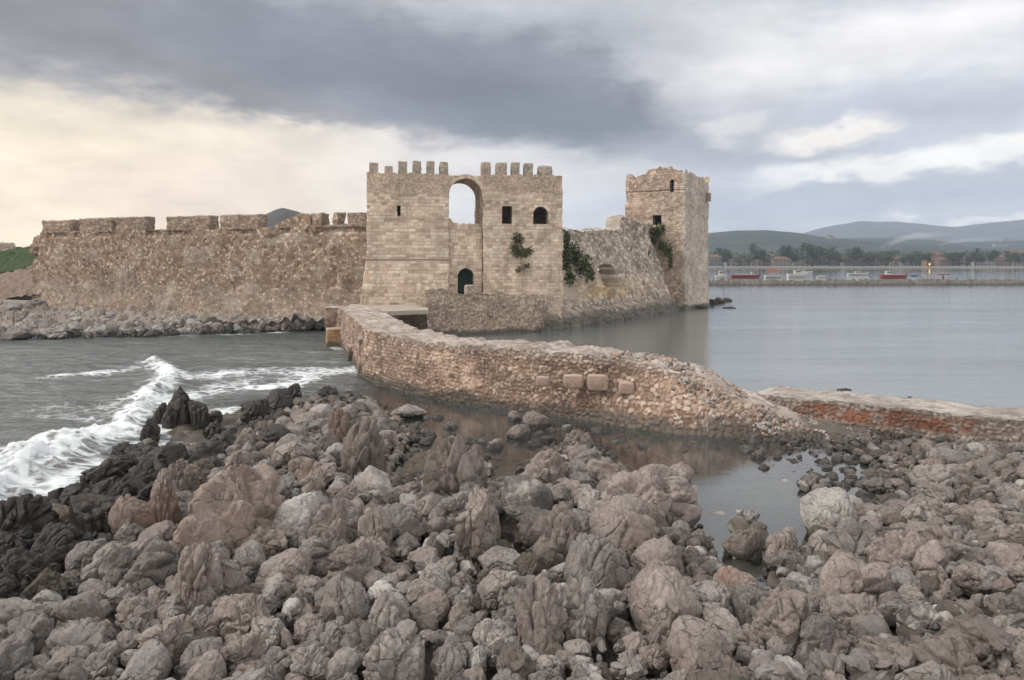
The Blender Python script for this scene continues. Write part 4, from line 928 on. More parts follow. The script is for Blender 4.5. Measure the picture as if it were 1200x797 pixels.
# hand placed: px, py (middle of the visible stone), width px, height px, kind, variant, material, turn, label, short name, group
HAND = [
    (968, 592, 62, 50, 'rounded', 0, 'pale', .4, 'big smooth pale boulder standing alone at the edge of the mirror pool', 'pale pool boulder', GR_L),
    (621, 592, 80, 44, 'slab', 0, 'mottled', .15, 'flat dark slab with a white streak, beside the dark channel', 'white-streaked slab', GR_L),
    (347, 622, 66, 58, 'rounded', 1, 'pale', -.5, 'broad smooth pale grey boulder left of centre, largest of the pale ones', 'broad pale boulder', GR_L),
    (272, 622, 118, 110, 'lumpy', 0, 'rusty', .2, 'huge rust-stained grooved boulder, the largest on the left', 'huge rusty boulder', GR_L),
    (156, 622, 44, 56, 'rounded', 2, 'rusty', .1, 'rounded rock with orange side standing against the black rocks', 'orange-sided rock', GR_L),
    (193, 612, 38, 72, 'pointed', 0, 'rusty', .2, 'narrow rusty pinnacle rock next to the orange-sided rock', 'rusty pinnacle', GR_L),
    (214, 572, 44, 42, 'lumpy', 1, 'pinkish', .0, 'pinkish rounded rock beside the black rocks, above the pinnacle', 'pinkish bank rock', GR_L),
    (104, 672, 52, 46, 'blocky', 0, 'mottled', .6, 'rock with a whitish cracked crust bordering the black rocks', 'white-crusted rock', GR_L),
    (236, 705, 72, 88, 'ridged', 6, 'pinkish', .1, 'tall deeply grooved brown boulder in the left foreground', 'deep-grooved boulder', GR_L),
    (295, 672, 44, 40, 'rounded', 3, 'grey', .3, 'smooth dome-shaped grey stone right of the deep-grooved boulder', 'smooth dome stone', GR_L),
    (342, 735, 25, 26, 'rounded', 0, 'white', .3, 'small bright white stone in the left foreground', 'bright white stone', GR_L),
    (200, 752, 17, 26, 'blocky', 1, 'white', .3, 'small upright white chip left of the deep-grooved boulder foot', 'white chip', GR_L),
    (500, 714, 42, 32, 'rounded', 1, 'grey', 1.3, 'smooth egg-shaped grey stone lying loose in the middle foreground', 'egg-shaped stone', GR_L),
    (497, 690, 18, 15, 'blocky', 2, 'white', .2, 'tiny white stone just behind the egg-shaped grey stone', 'tiny white stone', GR_L),
    (568, 716, 17, 17, 'rounded', 2, 'white', .8, 'small round white stone in front of the sunken little pool', 'round white stone', GR_L),
    (535, 566, 78, 88, 'lumpy', 2, 'pinkish', .2, 'big knobbly pinkish boulder reaching into the dark channel', 'knobbly channel boulder', GR_L),
    (560, 630, 62, 96, 'ridged', 0, 'pinkish', .05, 'long pitted ridge boulder running down left of the little pool', 'pitted ridge boulder', GR_L),
    (641, 549, 48, 42, 'lumpy', 3, 'pinkish', .4, 'rounded double-lobed boulder behind the white-streaked slab', 'double-lobed boulder', GR_L),
    (655, 640, 74, 78, 'lumpy', 4, 'pinkish', -.1, 'big cracked boulder right of the sunken little pool', 'big cracked boulder', GR_L),
    (690, 690, 82, 80, 'ridged', 1, 'grey', .35, 'long leaning ridge boulder in front of the big cracked boulder', 'leaning ridge boulder', GR_L),
    (760, 575, 120, 66, 'lumpy', 0, 'pinkish', .7, 'wide humped boulder sloping down to the mirror pool', 'wide humped boulder', GR_L),
    (735, 625, 88, 66, 'ridged', 2, 'pinkish', .5, 'long humped ridge in front of the wide humped boulder', 'long humped ridge', GR_L),
    (770, 665, 84, 62, 'blocky', 3, 'pinkish', .5, 'broad fractured block left of the pool outlet', 'fractured block', GR_L),
    (780, 732, 88, 88, 'rounded', 3, 'pinkish', .2, 'great rounded cracked boulder in the right-centre foreground', 'great rounded boulder', GR_L),
    (628, 752, 60, 96, 'ridged', 3, 'pinkish', .1, 'tall ribbed boulder at the bottom centre edge', 'ribbed boulder', GR_L),
    (688, 748, 56, 78, 'pointed', 2, 'grey', .1, 'upright blocky grey boulder right of the ribbed boulder', 'upright grey boulder', GR_L),
    (590, 712, 62, 50, 'blocky', 0, 'grey', .9, 'squarish grey boulder in front of the sunken little pool', 'squarish grey boulder', GR_L),
    (645, 698, 28, 30, 'blocky', 2, 'mottled', .2, 'white-and-grey mottled stone beside the squarish grey boulder', 'mottled stone', GR_L),
    (592, 672, 46, 28, 'rounded', 2, 'grey', 1.2, 'flattish pale-topped stone at the rim of the little pool', 'pool-rim stone', GR_L),
    (624, 680, 46, 34, 'blocky', 1, 'brown', 1.0, 'brown wedge-shaped stone right of the pool-rim stone', 'brown wedge', GR_L),
    (440, 640, 48, 66, 'ridged', 4, 'pinkish', .05, 'ribbed reddish boulder in the middle of the rock field', 'ribbed reddish boulder', GR_L),
    (400, 508, 38, 44, 'lumpy', 1, 'rusty', .3, 'salmon-coloured rounded boulder nearest the breaking surf', 'salmon boulder', GR_L),
    (425, 535, 52, 70, 'lumpy', 3, 'pinkish', .0, 'knobbly boulder stack behind the salmon boulder, by the brown shallows', 'knobbly stack', GR_L),
    (395, 630, 66, 62, 'lumpy', 0, 'pinkish', .4, 'large domed boulder right of the broad pale boulder', 'large domed boulder', GR_L),
    (445, 585, 60, 46, 'slab', 1, 'grey', .6, 'tilted oval grey boulder above the ribbed reddish boulder', 'tilted oval boulder', GR_L),
    (926, 665, 31, 18, 'slab', 0, 'grey', .1, 'flat round-edged grey stone at the mouth of the mirror pool', 'flat pool-mouth stone', GR_L),
    (961, 700, 24, 22, 'rounded', 0, 'grey', .2, 'round dark-banded grey pebble-like stone below the flat pool-mouth stone', 'round grey stone', GR_L),
    (946, 722, 32, 26, 'blocky', 3, 'mottled', .5, 'black and white patched stone in the wet gully', 'patched gully stone', GR_L),
    (1091, 733, 21, 21, 'blocky', 0, 'white', .5, 'small squarish white block among grey rocks on the right', 'white block', GR_L),
    (1010, 690, 90, 70, 'blocky', 2, 'pinkish', .6, 'broad flat-faced brown boulder right of the wet gully', 'flat-faced boulder', GR_L),
    (1010, 640, 84, 46, 'ridged', 5, 'grey', .75, 'long pitted grey ridge in front of the pale pool boulder', 'long pitted ridge', GR_L),
    (1065, 665, 90, 62, 'lumpy', 2, 'pinkish', .6, 'big knobbly boulder with dark pits on the right', 'knobbly pitted boulder', GR_L),
    (874, 618, 48, 40, 'rounded', 1, 'brown', .5, 'dark-footed boulder standing in the mirror pool', 'dark-footed boulder', GR_L),
    (918, 632, 44, 48, 'lumpy', 4, 'pinkish', .6, 'knobbly boulder on the near bank of the mirror pool', 'near-bank boulder', GR_L),
    (862, 690, 48, 46, 'rounded', 2, 'rusty', .6, 'brownish rounded block on the left bank of the gully', 'brownish bank block', GR_L),
    (890, 735, 48, 56, 'pointed', 3, 'grey', .7, 'wedge-shaped grey boulder in the gully foreground', 'wedge boulder', GR_L),
    (960, 770, 66, 52, 'blocky', 1, 'mottled', .4, 'pale fractured boulder at the bottom edge, right of the gully', 'pale fractured boulder', GR_L),
    (1118, 535, 40, 24, 'rounded', 3, 'grey', .2, 'low rounded grey boulder nearest the brick-red quay face', 'quayside boulder', GR_L),
    (1030, 553, 34, 20, 'lumpy', 2, 'grey', .2, 'low ribbed grey stone below the quay left end', 'low ribbed stone', GR_L),
    (1095, 555, 50, 28, 'lumpy', 3, 'grey', .2, 'double grey boulder in front of the quayside boulder', 'double grey boulder', GR_L),
    (1150, 610, 62, 36, 'lumpy', 4, 'pinkish', .4, 'domed pinkish boulder near the right edge of the rock field', 'domed right boulder', GR_L),
    (40, 770, 52, 52, 'blocky', 0, 'grey', .5, 'upright angular grey boulder in the bottom left corner', 'corner boulder', GR_L),
    (90, 740, 62, 50, 'blocky', 3, 'grey', .9, 'large tilted grey block left of the olive bush', 'large tilted block', GR_L),
    # stones in the channel
    (609, 503, 28, 22, 'rounded', 1, 'pinkish', .2, 'nearest stone of the pale trio lying in the channel', 'near trio stone', GR_W),
    (628, 490, 30, 24, 'rounded', 2, 'pinkish', .2, 'largest stone of the pale trio in the channel, at its right', 'large trio stone', GR_W),
    (603, 485, 17, 18, 'rounded', 3, 'pinkish', .2, 'smallest stone of the pale trio, farthest into the channel', 'small trio stone', GR_W),
    (581, 516, 23, 16, 'lumpy', 0, 'pinkish', .2, 'single low stone in the channel left of the pale trio', 'single channel stone', GR_W),
    (486, 480, 42, 17, 'slab', 1, 'grey', .1, 'long low whitish rock lying across the channel below the causeway bend', 'long low rock', GR_W),
    (678, 519, 34, 26, 'lumpy', 2, 'pinkish', .3, 'split stone at the channel edge right of the trio', 'split edge stone', GR_W),
    (455, 500, 22, 14, 'rounded', 2, 'grey', .1, 'small grey stone near the left end of the dark channel', 'channel-end stone', GR_W),
    # dark wet rocks by the surf
    (213, 487, 36, 46, 'pointed', 2, 'dark', .2, 'jagged black rock standing tallest in the foam', 'tall black surf rock', GR_D),
    (189, 484, 24, 36, 'pointed', 0, 'dark', .9, 'narrow black rock touching the left side of the tall surf rock', 'narrow surf rock', GR_D),
    (236, 492, 26, 32, 'pointed', 3, 'dark', .5, 'brown-footed black rock touching the right side of the tall surf rock', 'brown-footed surf rock', GR_D),
    (176, 512, 26, 26, 'pointed', 1, 'dark', .2, 'short black rock in the foam, in front of the narrow surf rock', 'short foam rock', GR_D),
    (197, 464, 15, 12, 'blocky', 1, 'brown', .2, 'little brown rock behind the tall surf rock', 'little brown surf rock', GR_D),
    (252, 490, 22, 18, 'blocky', 3, 'dark', .2, 'low black block right of the brown-footed surf rock', 'low black block', GR_D),
    (270, 455, 36, 18, 'ridged', 1, 'brown', .3, 'low brownish rock in the foam right of the tall black one', 'brown surf rock', GR_D),
    (292, 462, 26, 15, 'blocky', 0, 'brown', .3, 'second brown rock leaning on the brown surf rock', 'leaning brown rock', GR_D),
    (346, 440, 24, 20, 'pointed', 1, 'dark', .2, 'small peaked black rock farthest out in the surf', 'far black peak', GR_D),
    (318, 450, 22, 16, 'blocky', 2, 'dark', .2, 'twin-topped black rock between the brown surf rock and the far peak', 'twin black rock', GR_D),
    (375, 450, 24, 14, 'ridged', 4, 'dark', .2, 'low black rock right of the far black peak', 'low far rock', GR_D),
    (344, 462, 24, 18, 'pointed', 0, 'dark', 1.2, 'sharp black rock in front of the far black peak', 'sharp black rock', GR_D),
    (330, 478, 34, 26, 'ridged', 2, 'dark', .2, 'broad black rock at the inner edge of the surf', 'broad inner rock', GR_D),
    (290, 475, 26, 14, 'blocky', 3, 'dark', .7, 'flat black rock in the foam below the leaning brown rock', 'flat black rock', GR_D),
    (252, 512, 22, 18, 'pointed', 2, 'dark', .9, 'small black spike in the foam below the low black block', 'small black spike', GR_D),
    (402, 440, 16, 8, 'blocky', 1, 'dark', .2, 'tiny black rock close to the causeway bend', 'tiny bend rock', GR_D),
    (148, 522, 32, 22, 'lumpy', 2, 'dark', .1, 'black rock washed by the breaking wave', 'wave-washed rock', GR_D),
    (135, 560, 66, 50, 'ridged', 0, 'dark', .4, 'big black ridge rock beside the breaking wave', 'black ridge rock', GR_D),
    (205, 545, 48, 40, 'blocky', 1, 'dark', .1, 'black block behind the pinkish bank rock', 'black bank block', GR_D),
    (75, 605, 64, 46, 'ridged', 3, 'dark', .2, 'broad black rock mass facing the whitewater on the left', 'broad black rock', GR_D),
    (20, 640, 66, 54, 'ridged', 5, 'dark', .3, 'black rock at the left edge of the shore', 'left edge black rock', GR_D),
    (120, 632, 60, 50, 'pointed', 3, 'dark', .3, 'rough black crag left of the orange-sided rock', 'rough black crag', GR_D),
    (60, 668, 64, 46, 'ridged', 1, 'dark', .2, 'wide black rock behind the corner boulder', 'wide black rock', GR_D),
    (300, 488, 40, 28, 'lumpy', 4, 'dark', .1, 'lumpy black rock between surf and rock field', 'lumpy black rock', GR_D),
    (385, 462, 24, 16, 'lumpy', 2, 'dark', .1, 'dark low rock nearest the causeway foot', 'causeway-foot rock', GR_D),
]
anchors = []
for (px, py, w_, h_, kind, i, mk, rz, lab, short, grp) in HAND:
    zc = 0.45 if grp == GR_L else 0.15
    x_, y_ = gp(px, py + h_ * .22, zc); m_ = w_ / F * y_; hh = h_ / F * y_
    zg = hground(x_, y_) if grp != GR_W else max(hground(x_, y_), -.12)
    r_ = m_ * 0.54
    o = put_rock('boulder', x_, y_, r_ * (1.35 if kind in ('ridged', 'pointed') else 1.1), r_ * 1.1, max(hh * 0.80, r_ * .55) * (1.0 if kind == 'pointed' else 1.6 if kind == 'slab' else 1), kind, i, mk, rz * -1, (0, 0), z=zg, group=grp)
    tag(o, lab, 'boulder'); anchors.append((px, py, short)); ROCKS.append((x_, y_, r_))
# the rest of the field: big ones first, then what fits between
MAXR = 216; FILL = []
# water the photograph leaves in view (photo columns and rows): no boulder may stand in front of it
OPENW = [np.array(q, float) for q in ([(-60, 598), (0, 598), (60, 578), (118, 548), (128, 515), (165, 500), (175, 522), (215, 530), (262, 503), (300, 492), (345, 474), (400, 462), (432, 455), (432, 400), (-60, 400)],
    [(432, 450), (445, 478), (470, 490), (482, 510), (470, 550), (478, 560), (515, 536), (545, 524), (575, 540), (590, 566), (615, 545), (650, 528), (668, 510), (690, 516), (724, 545), (762, 558), (806, 590), (838, 640), (852, 668), (885, 680), (905, 655), (880, 625), (862, 606), (875, 600), (925, 636), (945, 640), (943, 600), (955, 578), (930, 572), (950, 545), (930, 530), (945, 512), (900, 500), (700, 480), (560, 470), (470, 440)],
    [(580, 625), (600, 618), (612, 640), (622, 668), (600, 672), (585, 655)])]
def hides_water(x, y, r, h):
    tx, ty = [], []
    for (ox, oz) in ((0, 1.0), (-.6, .85), (.6, .85), (-.95, .5), (.95, .5), (0, .6), (-.9, .1), (.9, .1)):
        z = h + oz * r * 1.25; tx.append(600 + F * (x + ox * r * 1.15) / y); ty.append(YH + (CH - z) * F / y)
    tx = np.array(tx); ty = np.array(ty)
    return any((sdist(tx, ty, p) > 1.5).any() for p in OPENW)
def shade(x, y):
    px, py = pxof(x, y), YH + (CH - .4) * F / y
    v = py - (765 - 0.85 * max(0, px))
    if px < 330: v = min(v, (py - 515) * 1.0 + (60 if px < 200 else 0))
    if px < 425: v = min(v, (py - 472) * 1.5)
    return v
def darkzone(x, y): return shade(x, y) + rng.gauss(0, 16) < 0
def field_try(x, y, r, sep):
    t = float(strike(x)); ca, sa = math.cos(t), math.sin(t)
    for (a, b, c) in ROCKS:
        dx, dy = a - x, b - y
        if abs(dy) > 3.2: continue
        if ((dx * ca + dy * sa) * .92) ** 2 + ((-dx * sa + dy * ca) * 1.22) ** 2 < (sep * (c + r)) ** 2: return False
    return True
def inview(x, y, mg=40): 
    px = pxof(x, y); py = YH + (CH - .6) * F / y
    return -mg < px < 1200 + mg and py < 850
cand = 0; OUT = []
for (rmin, rmax, tries, sep) in ((0.42, 0.66, 2200, .70), (0.27, 0.42, 10000, .72), (0.16, 0.27, 24000, .76)):
    for _ in range(tries):
        x_ = rng.uniform(-19, 24); y_ = rng.uniform(9.2, 45); r_ = rng.uniform(rmin, rmax)
        if abs(pxof(x_, y_) - 600) > 820: continue
        hh = hground(x_, y_)
        if hh < (0.10 if r_ > .4 else -0.05): continue
        if pxof(x_, y_) > 960 and y_ > 24: r_ *= .75
        if r_ > .24 and float(furrow(x_, y_)[0]) > .80: continue
        if not field_try(x_, y_, r_, sep): continue
        if hides_water(x_, y_, r_, hh): continue
        ROCKS.append((x_, y_, r_))
        (FILL if inview(x_, y_) else OUT).append((x_, y_, r_))
FILL.sort(key=lambda t: -t[2] / t[1])
things, rest = FILL[:MAXR], FILL[MAXR:] + OUT
kinds = ['ridged'] * 5 + ['lumpy'] * 4 + ['blocky'] * 6 + ['pointed'] * 2
meta = []
def choose(x, y, r):
    kind = rng.choice(kinds); i = rng.randrange(NVAR[kind])
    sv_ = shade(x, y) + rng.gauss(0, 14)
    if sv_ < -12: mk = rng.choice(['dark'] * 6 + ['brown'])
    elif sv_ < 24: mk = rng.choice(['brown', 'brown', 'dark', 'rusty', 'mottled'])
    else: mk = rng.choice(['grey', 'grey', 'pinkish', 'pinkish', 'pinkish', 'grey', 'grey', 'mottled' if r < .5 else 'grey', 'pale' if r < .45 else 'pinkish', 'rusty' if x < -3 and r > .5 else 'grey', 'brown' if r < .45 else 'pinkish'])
    rz = float(strike(x)) + rng.gauss(0, .22) + (math.pi if rng.random() < .5 else 0); tilt = (rng.gauss(-.06, .12), rng.gauss(.10, .14))
    if math.cos(rz) < 0: tilt = (-tilt[0], -tilt[1])
    k = rng.uniform(.85, 1.15)
    s = (r * 1.10 * k, r * 1.22 / k, r * rng.uniform(.85, 1.2))
    if kind == 'pointed': s = (r * 1.4, r * 1.3, r * rng.uniform(.95, 1.25))
    if kind == 'ridged': s = (r * 1.4, r * 1.15, r * rng.uniform(.9, 1.25))
    return kind, i, mk, rz, tilt, s
for (x_, y_, r_) in things:
    kind, i, mk, rz, tilt, s = choose(x_, y_, r_)
    dk = mk == 'dark'
    o = put_rock('boulder', x_, y_, *s, kind, i, mk, rz, tilt, group=GR_D if dk else GR_L); o['category'] = 'boulder'
    meta.append((o, kind, mk, r_, pxof(x_, y_), YH + (CH - .6) * F / y_))
# labels: look, then where it lies from a stone that can be pointed out
WORD = {'grey': 'grey', 'pinkish': 'pinkish-brown', 'rusty': 'rust-stained', 'pale': 'pale', 'brown': 'dark brown', 'mottled': 'white-mottled', 'dark': 'black wet'}
SHP = {'ridged': 'ridged', 'lumpy': 'lumpy', 'blocky': 'blocky', 'rounded': 'rounded', 'pointed': 'pointed', 'slab': 'flat'}
cls = {}
for (o, kind, mk, r_, px, py) in meta:
    a = min(anchors, key=lambda t: (t[0] - px) ** 2 + (1.3 * (t[1] - py)) ** 2)
    dx, dy = px - a[0], (py - a[1]) * 1.3
    rel = ('right of' if dx > 0 else 'left of') if abs(dx) > abs(dy) else ('in front of' if dy > 0 else 'behind')
    size = 'large' if r_ > .52 else 'small' if r_ < .34 else 'mid-sized'
    cls.setdefault((size, WORD[mk], SHP[kind], rel, a[2]), []).append((math.hypot(dx, dy), o))
ORD = ['nearest', 'second nearest', 'third nearest', 'fourth nearest', 'fifth nearest', 'sixth nearest', 'seventh nearest', 'eighth nearest', 'ninth nearest']
for k, l in cls.items():
    l.sort(key=lambda t: t[0])
    for n_, (d, o) in enumerate(l):
        o['label'] = ('%s ' % ORD[min(n_, 8)] if len(l) > 1 else '') + '%s %s %s rock %s the %s' % k
# everything smaller, one mass: low-detail stones
def stone_mass(name, items, mats, level, kind='stuff'):
    V, Fc, MI = [], [], []; base = 0
    protos = [rock_shape(k_, 900 + j, level) for j, k_ in enumerate(['lumpy', 'blocky', 'blocky', 'ridged', 'pointed', 'blocky', 'lumpy', 'blocky', 'ridged', 'pointed'])]
    for (x_, y_, z_, r_, mi) in items:
        v, f = protos[rng.randrange(len(protos))]; a, b_, c = rng.uniform(0, 6.28), rng.gauss(0, .3), rng.gauss(0, .3)
        M = np.array([[math.cos(a), -math.sin(a), 0], [math.sin(a), math.cos(a), 0], [0, 0, 1]]) @ np.array([[1, 0, 0], [0, math.cos(b_), -math.sin(b_)], [0, math.sin(b_), math.cos(b_)]])
        p = (v * np.array([rng.uniform(.8, 1.1), rng.uniform(.9, 1.2), rng.uniform(.75, 1.0)]) * r_) @ M.T + np.array([x_, y_, z_])
        V.append(p); Fc.append(f + base); MI.append(np.full(len(f), mi)); base += len(p)
    return tag(mesh_np(name, np.concatenate(V), np.concatenate(Fc), mats, midx=np.concatenate(MI), smooth=level > 3), kind=kind)
mats4 = [RM['grey'], RM['pinkish'], RM['pale'], RM['brown'], RM['dark'], RM['mottled']]
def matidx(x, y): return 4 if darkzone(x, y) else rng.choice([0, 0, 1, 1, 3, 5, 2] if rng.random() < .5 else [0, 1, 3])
stone_mass('small_rocks', [(x_, y_, hground(x_, y_) + r_ * .3, r_ * 1.25, matidx(x_, y_)) for x_, y_, r_ in rest], mats4, 4)
items = []
while len(items) < 4600:
    y_ = 9 + 28 * rng.random() ** .8; x_ = rng.uniform(-.72, .72) * y_
    if x_ > 24: continue
    hh = hground(x_, y_); px = pxof(x_, y_)
    if hh < -0.55: continue
    if hh > .25 and px < 900 and rng.random() < .5: continue
    r_ = rng.choice([.06, .08, .1, .12, .15, .2, .26]) * (1.25 if px > 900 else 1)
    if not hides_water(x_, y_, r_ * .6, hh) or (hh < -.02 and r_ < .24 and rng.random() < .40 and sdist(np.array([x_]), np.array([y_]), MIRROR)[0] < 0): items.append((x_, y_, hh + r_ * .4 + (0.06 if hh > 0 else 0), r_, matidx(x_, y_)))
stone_mass('rubble', items, mats4, 3)
pxs_ = np.maximum.accumulate(pxof(fr_[:, 0], fr_[:, 1]))
# stones on the bed of the shallows
items = []
for _ in range(700):
    px = rng.uniform(432, 700); y0_ = np.interp(px, [432, 470, 560, 700], [462, 478, 492, 502]); y1_ = np.interp(px, [432, 470, 560, 620, 700], [480, 545, 545, 540, 520])
    x_, y_ = gp(px, rng.uniform(y0_, y1_), -.05); hh = hground(x_, y_); r_ = rng.choice([.08, .1, .14, .18, .24])
    if hh < .02: items.append((x_, y_, max(hh, -.35) + r_ * .2, r_, rng.choice([0, 3, 3, 4, 1])))
for _ in range(520):
    px = rng.uniform(640, 960); x_, y_ = gp(px, rng.uniform(np.interp(px, [640, 960], [497, 516]), np.interp(px, [640, 700, 800, 960], [522, 535, 548, 548])), -.05); hh = hground(x_, y_); r_ = rng.choice([.08, .11, .15, .2, .26])
    if hh < .02: items.append((x_, y_, max(hh, -.22) + r_ * .15, r_, rng.choice([3, 3, 4, 0, 1])))
for _ in range(150):
    px = rng.uniform(436, 935); x_, y_ = gp(px, np.interp(px, [436, 470, 560, 700, 935], [472, 512, 515, 508, 522]) + rng.gauss(0, 11), -.05); hh = hground(x_, y_)
    if -.42 < hh < .02: r_ = -hh * .62 + rng.uniform(.10, .22); items.append((x_, y_, hh + r_ * .7, r_, rng.choice([3, 4, 0, 1, 5])))
stone_mass('bed_stones', items, mats4, 3)
# tumbled pale stones where the causeway has collapsed
items = []
for _ in range(1100):
    px = rng.uniform(790, 1030); t = rng.random() ** .7
    x_, y_ = gp(px, rng.uniform(500, 516) - 12 * (px - 800) / 200 * t, 0); zt = .1
    if px < 1015:
        sv = float(np.interp(px, pxs_, ss)); zc = float(np.interp(sv, seg, ztab)); k = rng.random() ** .7; z_ = zc * (1 - k); out_ = .15 + max(0, 3 - z_) * .10 + max(0, 2.2 - z_) * .4 * min(1, max(0, (sv - 40) / 8))
        fxy = np.array([np.interp(sv, ss, fr_[:, 0]), np.interp(sv, ss, fr_[:, 1])]); bxy = np.array([np.interp(sv, ss, bk_[:, 0]), np.interp(sv, ss, bk_[:, 1])])
        nrm = (fxy - bxy) / np.linalg.norm(fxy - bxy); x_, y_ = fxy + nrm * out_; zt = z_ * .92
        if sv < 38 and z_ > .5: continue
    items.append((x_, y_, zt, rng.choice([.06, .08, .1, .13, .17]), rng.choice([0, 1, 2, 2, 5, 3])))
for _ in range(1700):
    px = rng.uniform(700, 1018); sv = float(np.interp(px, pxs_, ss)); k = rng.uniform(.02, .95)
    fxy = np.array([np.interp(sv, ss, fr_[:, 0]), np.interp(sv, ss, fr_[:, 1])]); bxy = np.array([np.interp(sv, ss, bk_[:, 0]), np.interp(sv, ss, bk_[:, 1])]); q = fxy + (bxy - fxy) * k
    if px < 830 and rng.random() < .75: continue
    items.append((q[0], q[1], float(np.interp(sv, seg, ztab)) - .02, rng.choice([.06, .09, .12, .15]), rng.choice([0, 1, 1, 2, 5, 3])))
for _ in range(420):
    px = rng.uniform(800, 1030); x_, y_ = gp(px, np.interp(px, [800, 930, 1030], [505, 516, 514]) + rng.gauss(-3, 4), 0); r_ = rng.choice([.08, .1, .14, .18, .24])
    items.append((x_, y_, max(hground(x_, y_), -.05) + r_ * .3, r_, rng.choice([0, 1, 3, 2, 5, 4])))
M_warm = [rock_mat('fallen_stone_grey', [(0.22, .19, .165), (.28, .24, .21), (.33, .29, .26)], wetz=.2), rock_mat('fallen_stone_brown', [(0.19, .135, .105), (.25, .18, .14), (.29, .21, .17)], wetz=.2), RM['pale'], RM['brown'], RM['dark'], RM['mottled']]
stone_mass('fallen_stones', items, M_warm, 3)
# stones farther off
def far_rock(px, py, w_, h_, mk, lab, grp=None, kind='lumpy', z=-.1, cat='boulder'):
    x_, y_ = gp(px, py); r_ = w_ / F * y_ * .58
    o = put_rock('boulder', x_, y_, r_, r_, max(h_ / F * y_ * .75, .1), kind, rng.randrange(NVAR[kind]), mk, rng.uniform(0, 3), (0, 0), z=z, group=grp); return tag(o, lab, cat)
far_rock(990, 457, 15, 5, 'dark', 'small dark rock awash in the bay behind the quay, left of two')
far_rock(1067, 466, 12, 4, 'dark', 'small dark rock awash in the bay behind the quay, right of two')
GK = 'dark rocks at the keep foot'
for k, (px, py, w_, h_, lab) in enumerate([(832, 357, 16, 9, 'black rock touching the keep foot, first from the keep'), (842, 355, 16, 10, 'black rock at the keep foot, tallest of its row'), (852, 353, 14, 7, 'black rock at the outer end of the keep foot rocks'), (822, 361, 14, 6, 'low black rock under the keep corner'), (854, 361, 14, 2.5, 'flat black rock awash just off the keep foot')]):
    far_rock(px, py, w_, h_, 'dark', lab, GK)
GS = 'pale boulders along the foot of the curtain wall'
for k, (px, py, w_, h_, lab) in enumerate([(258, 384, 26, 12, 'humped pale boulder on the ledge below the middle of the curtain wall'), (168, 388, 20, 9, 'greyish boulder on the wall-foot ledge left of the humped one'), (118, 392, 22, 12, 'whitish boulder on the wall-foot ledge, bright against dark water'), (62, 396, 34, 14, 'big grey boulder on the ledge below the eroded wall corner'), (20, 398, 36, 14, 'grey boulder on the shore ledge at far left'), (12, 376, 30, 16, 'upper grey boulder under the earth bank at far left'), (40, 372, 30, 14, 'grey boulder leaning against the foot of the eroded corner'), (310, 386, 18, 7, 'small pale boulder on the ledge towards the causeway'), (334, 387, 12, 6, 'tiny white boulder on the ledge nearest the causeway'), (85, 384, 24, 10, 'pale boulder between the eroded corner and the whitish boulder')]):
    far_rock(px, py, w_, h_, 'pale' if k in (2, 8, 0) else 'grey', lab, GS, rng.choice(['lumpy', 'blocky']), z=.1 if py > 380 else .9)

items = []
for _ in range(900):
    px = rng.uniform(-150, 388); t = rng.random(); pyb = np.interp(px, [-150, 0, 60, 150, 260, 340, 392], [394, 394, 396, 394, 390, 387, 384]); pyt = np.interp(px, [-150, 0, 60, 150, 260, 340, 392], [362, 358, 366, 369, 371, 372, 372])
    z_ = .1 + 1.3 * t; x_, y_ = gp(px, pyb + (pyt - pyb) * t, z_); items.append((x_, y_, z_ - .1, rng.choice([.18, .25, .35, .45, .6, .8]) * (1 if t < .8 else .6), 4 if t < .14 else rng.choice([0, 2, 1, 2, 5, 5])))
stone_mass('ledge_stones', items, mats4, 4)

# ------------------------------------------------------------------ plants
def leaf_mat(name, c0, c1):
    m, T = new_mat(name); r = T.n('ShaderNodeNewGeometry').outputs['Random Per Island']
    c = T.ramp(r, [(0, c0), (1, c1)]); return finish(m, T, principled(T, c, .7, spec=.3))
M_leaf = leaf_mat('dark_leaves', (0.03, 0.045, 0.018), (0.075, 0.095, 0.035)); M_olive = leaf_mat('olive_leaves', (0.06, 0.062, 0.03), (0.11, 0.105, 0.05))
def leaves(name, blobs, size, mat, parent=None, seed=0):
    """blobs: (x, y, z, rx, ry, rz, count) clumps of small folded leaves"""
    r = np.random.RandomState(seed); V, Fc = [], []
    for (x_, y_, z_, rx, ry, rz, n) in blobs:
        d = r.randn(n, 3); d /= np.linalg.norm(d, axis=1, keepdims=True); d *= (r.rand(n, 1) ** .45)
        c = np.array([x_, y_, z_]) + d * (rx, ry, rz) * (1 + .25 * r.randn(n, 1))
        a = r.randn(n, 3); a /= np.linalg.norm(a, axis=1, keepdims=True); b_ = np.cross(a, r.randn(n, 3)); b_ /= np.linalg.norm(b_, axis=1, keepdims=True)
        s = size * r.uniform(.6, 1.4, (n, 1))
        k0 = sum(len(q) for q in V)
        V.append(np.stack([c - a * s, c + b_ * s * .5, c + a * s, c - b_ * s * .5], 1).reshape(-1, 3))
        Fc.append(np.arange(n * 4).reshape(-1, 4) + k0)
    return mesh_np(name, np.concatenate(V), np.concatenate(Fc), mat, smooth=False, parent=parent)
def at(px, py, d): return wp(px, py, d)
def plant(lab, blobs_px, d, mat, size=.13, seed=0, cat='plant', dens=1.0):
    b_ = []
    for (px, py, rx, ry, n) in blobs_px:
        dd = d(px, py) if callable(d) else d
        p = at(px, py, dd); k = dd / F; b_.append((p[0], p[1], p[2], rx * k, .35 + .2 * rx * k, ry * k, int(n * dens)))
    o = leaves('wall_plant', b_, size, mat, None, seed); tag(o, lab, cat, 'plants growing on the walls'); return o
dg = G.y + G.u(610) * G.s - .25
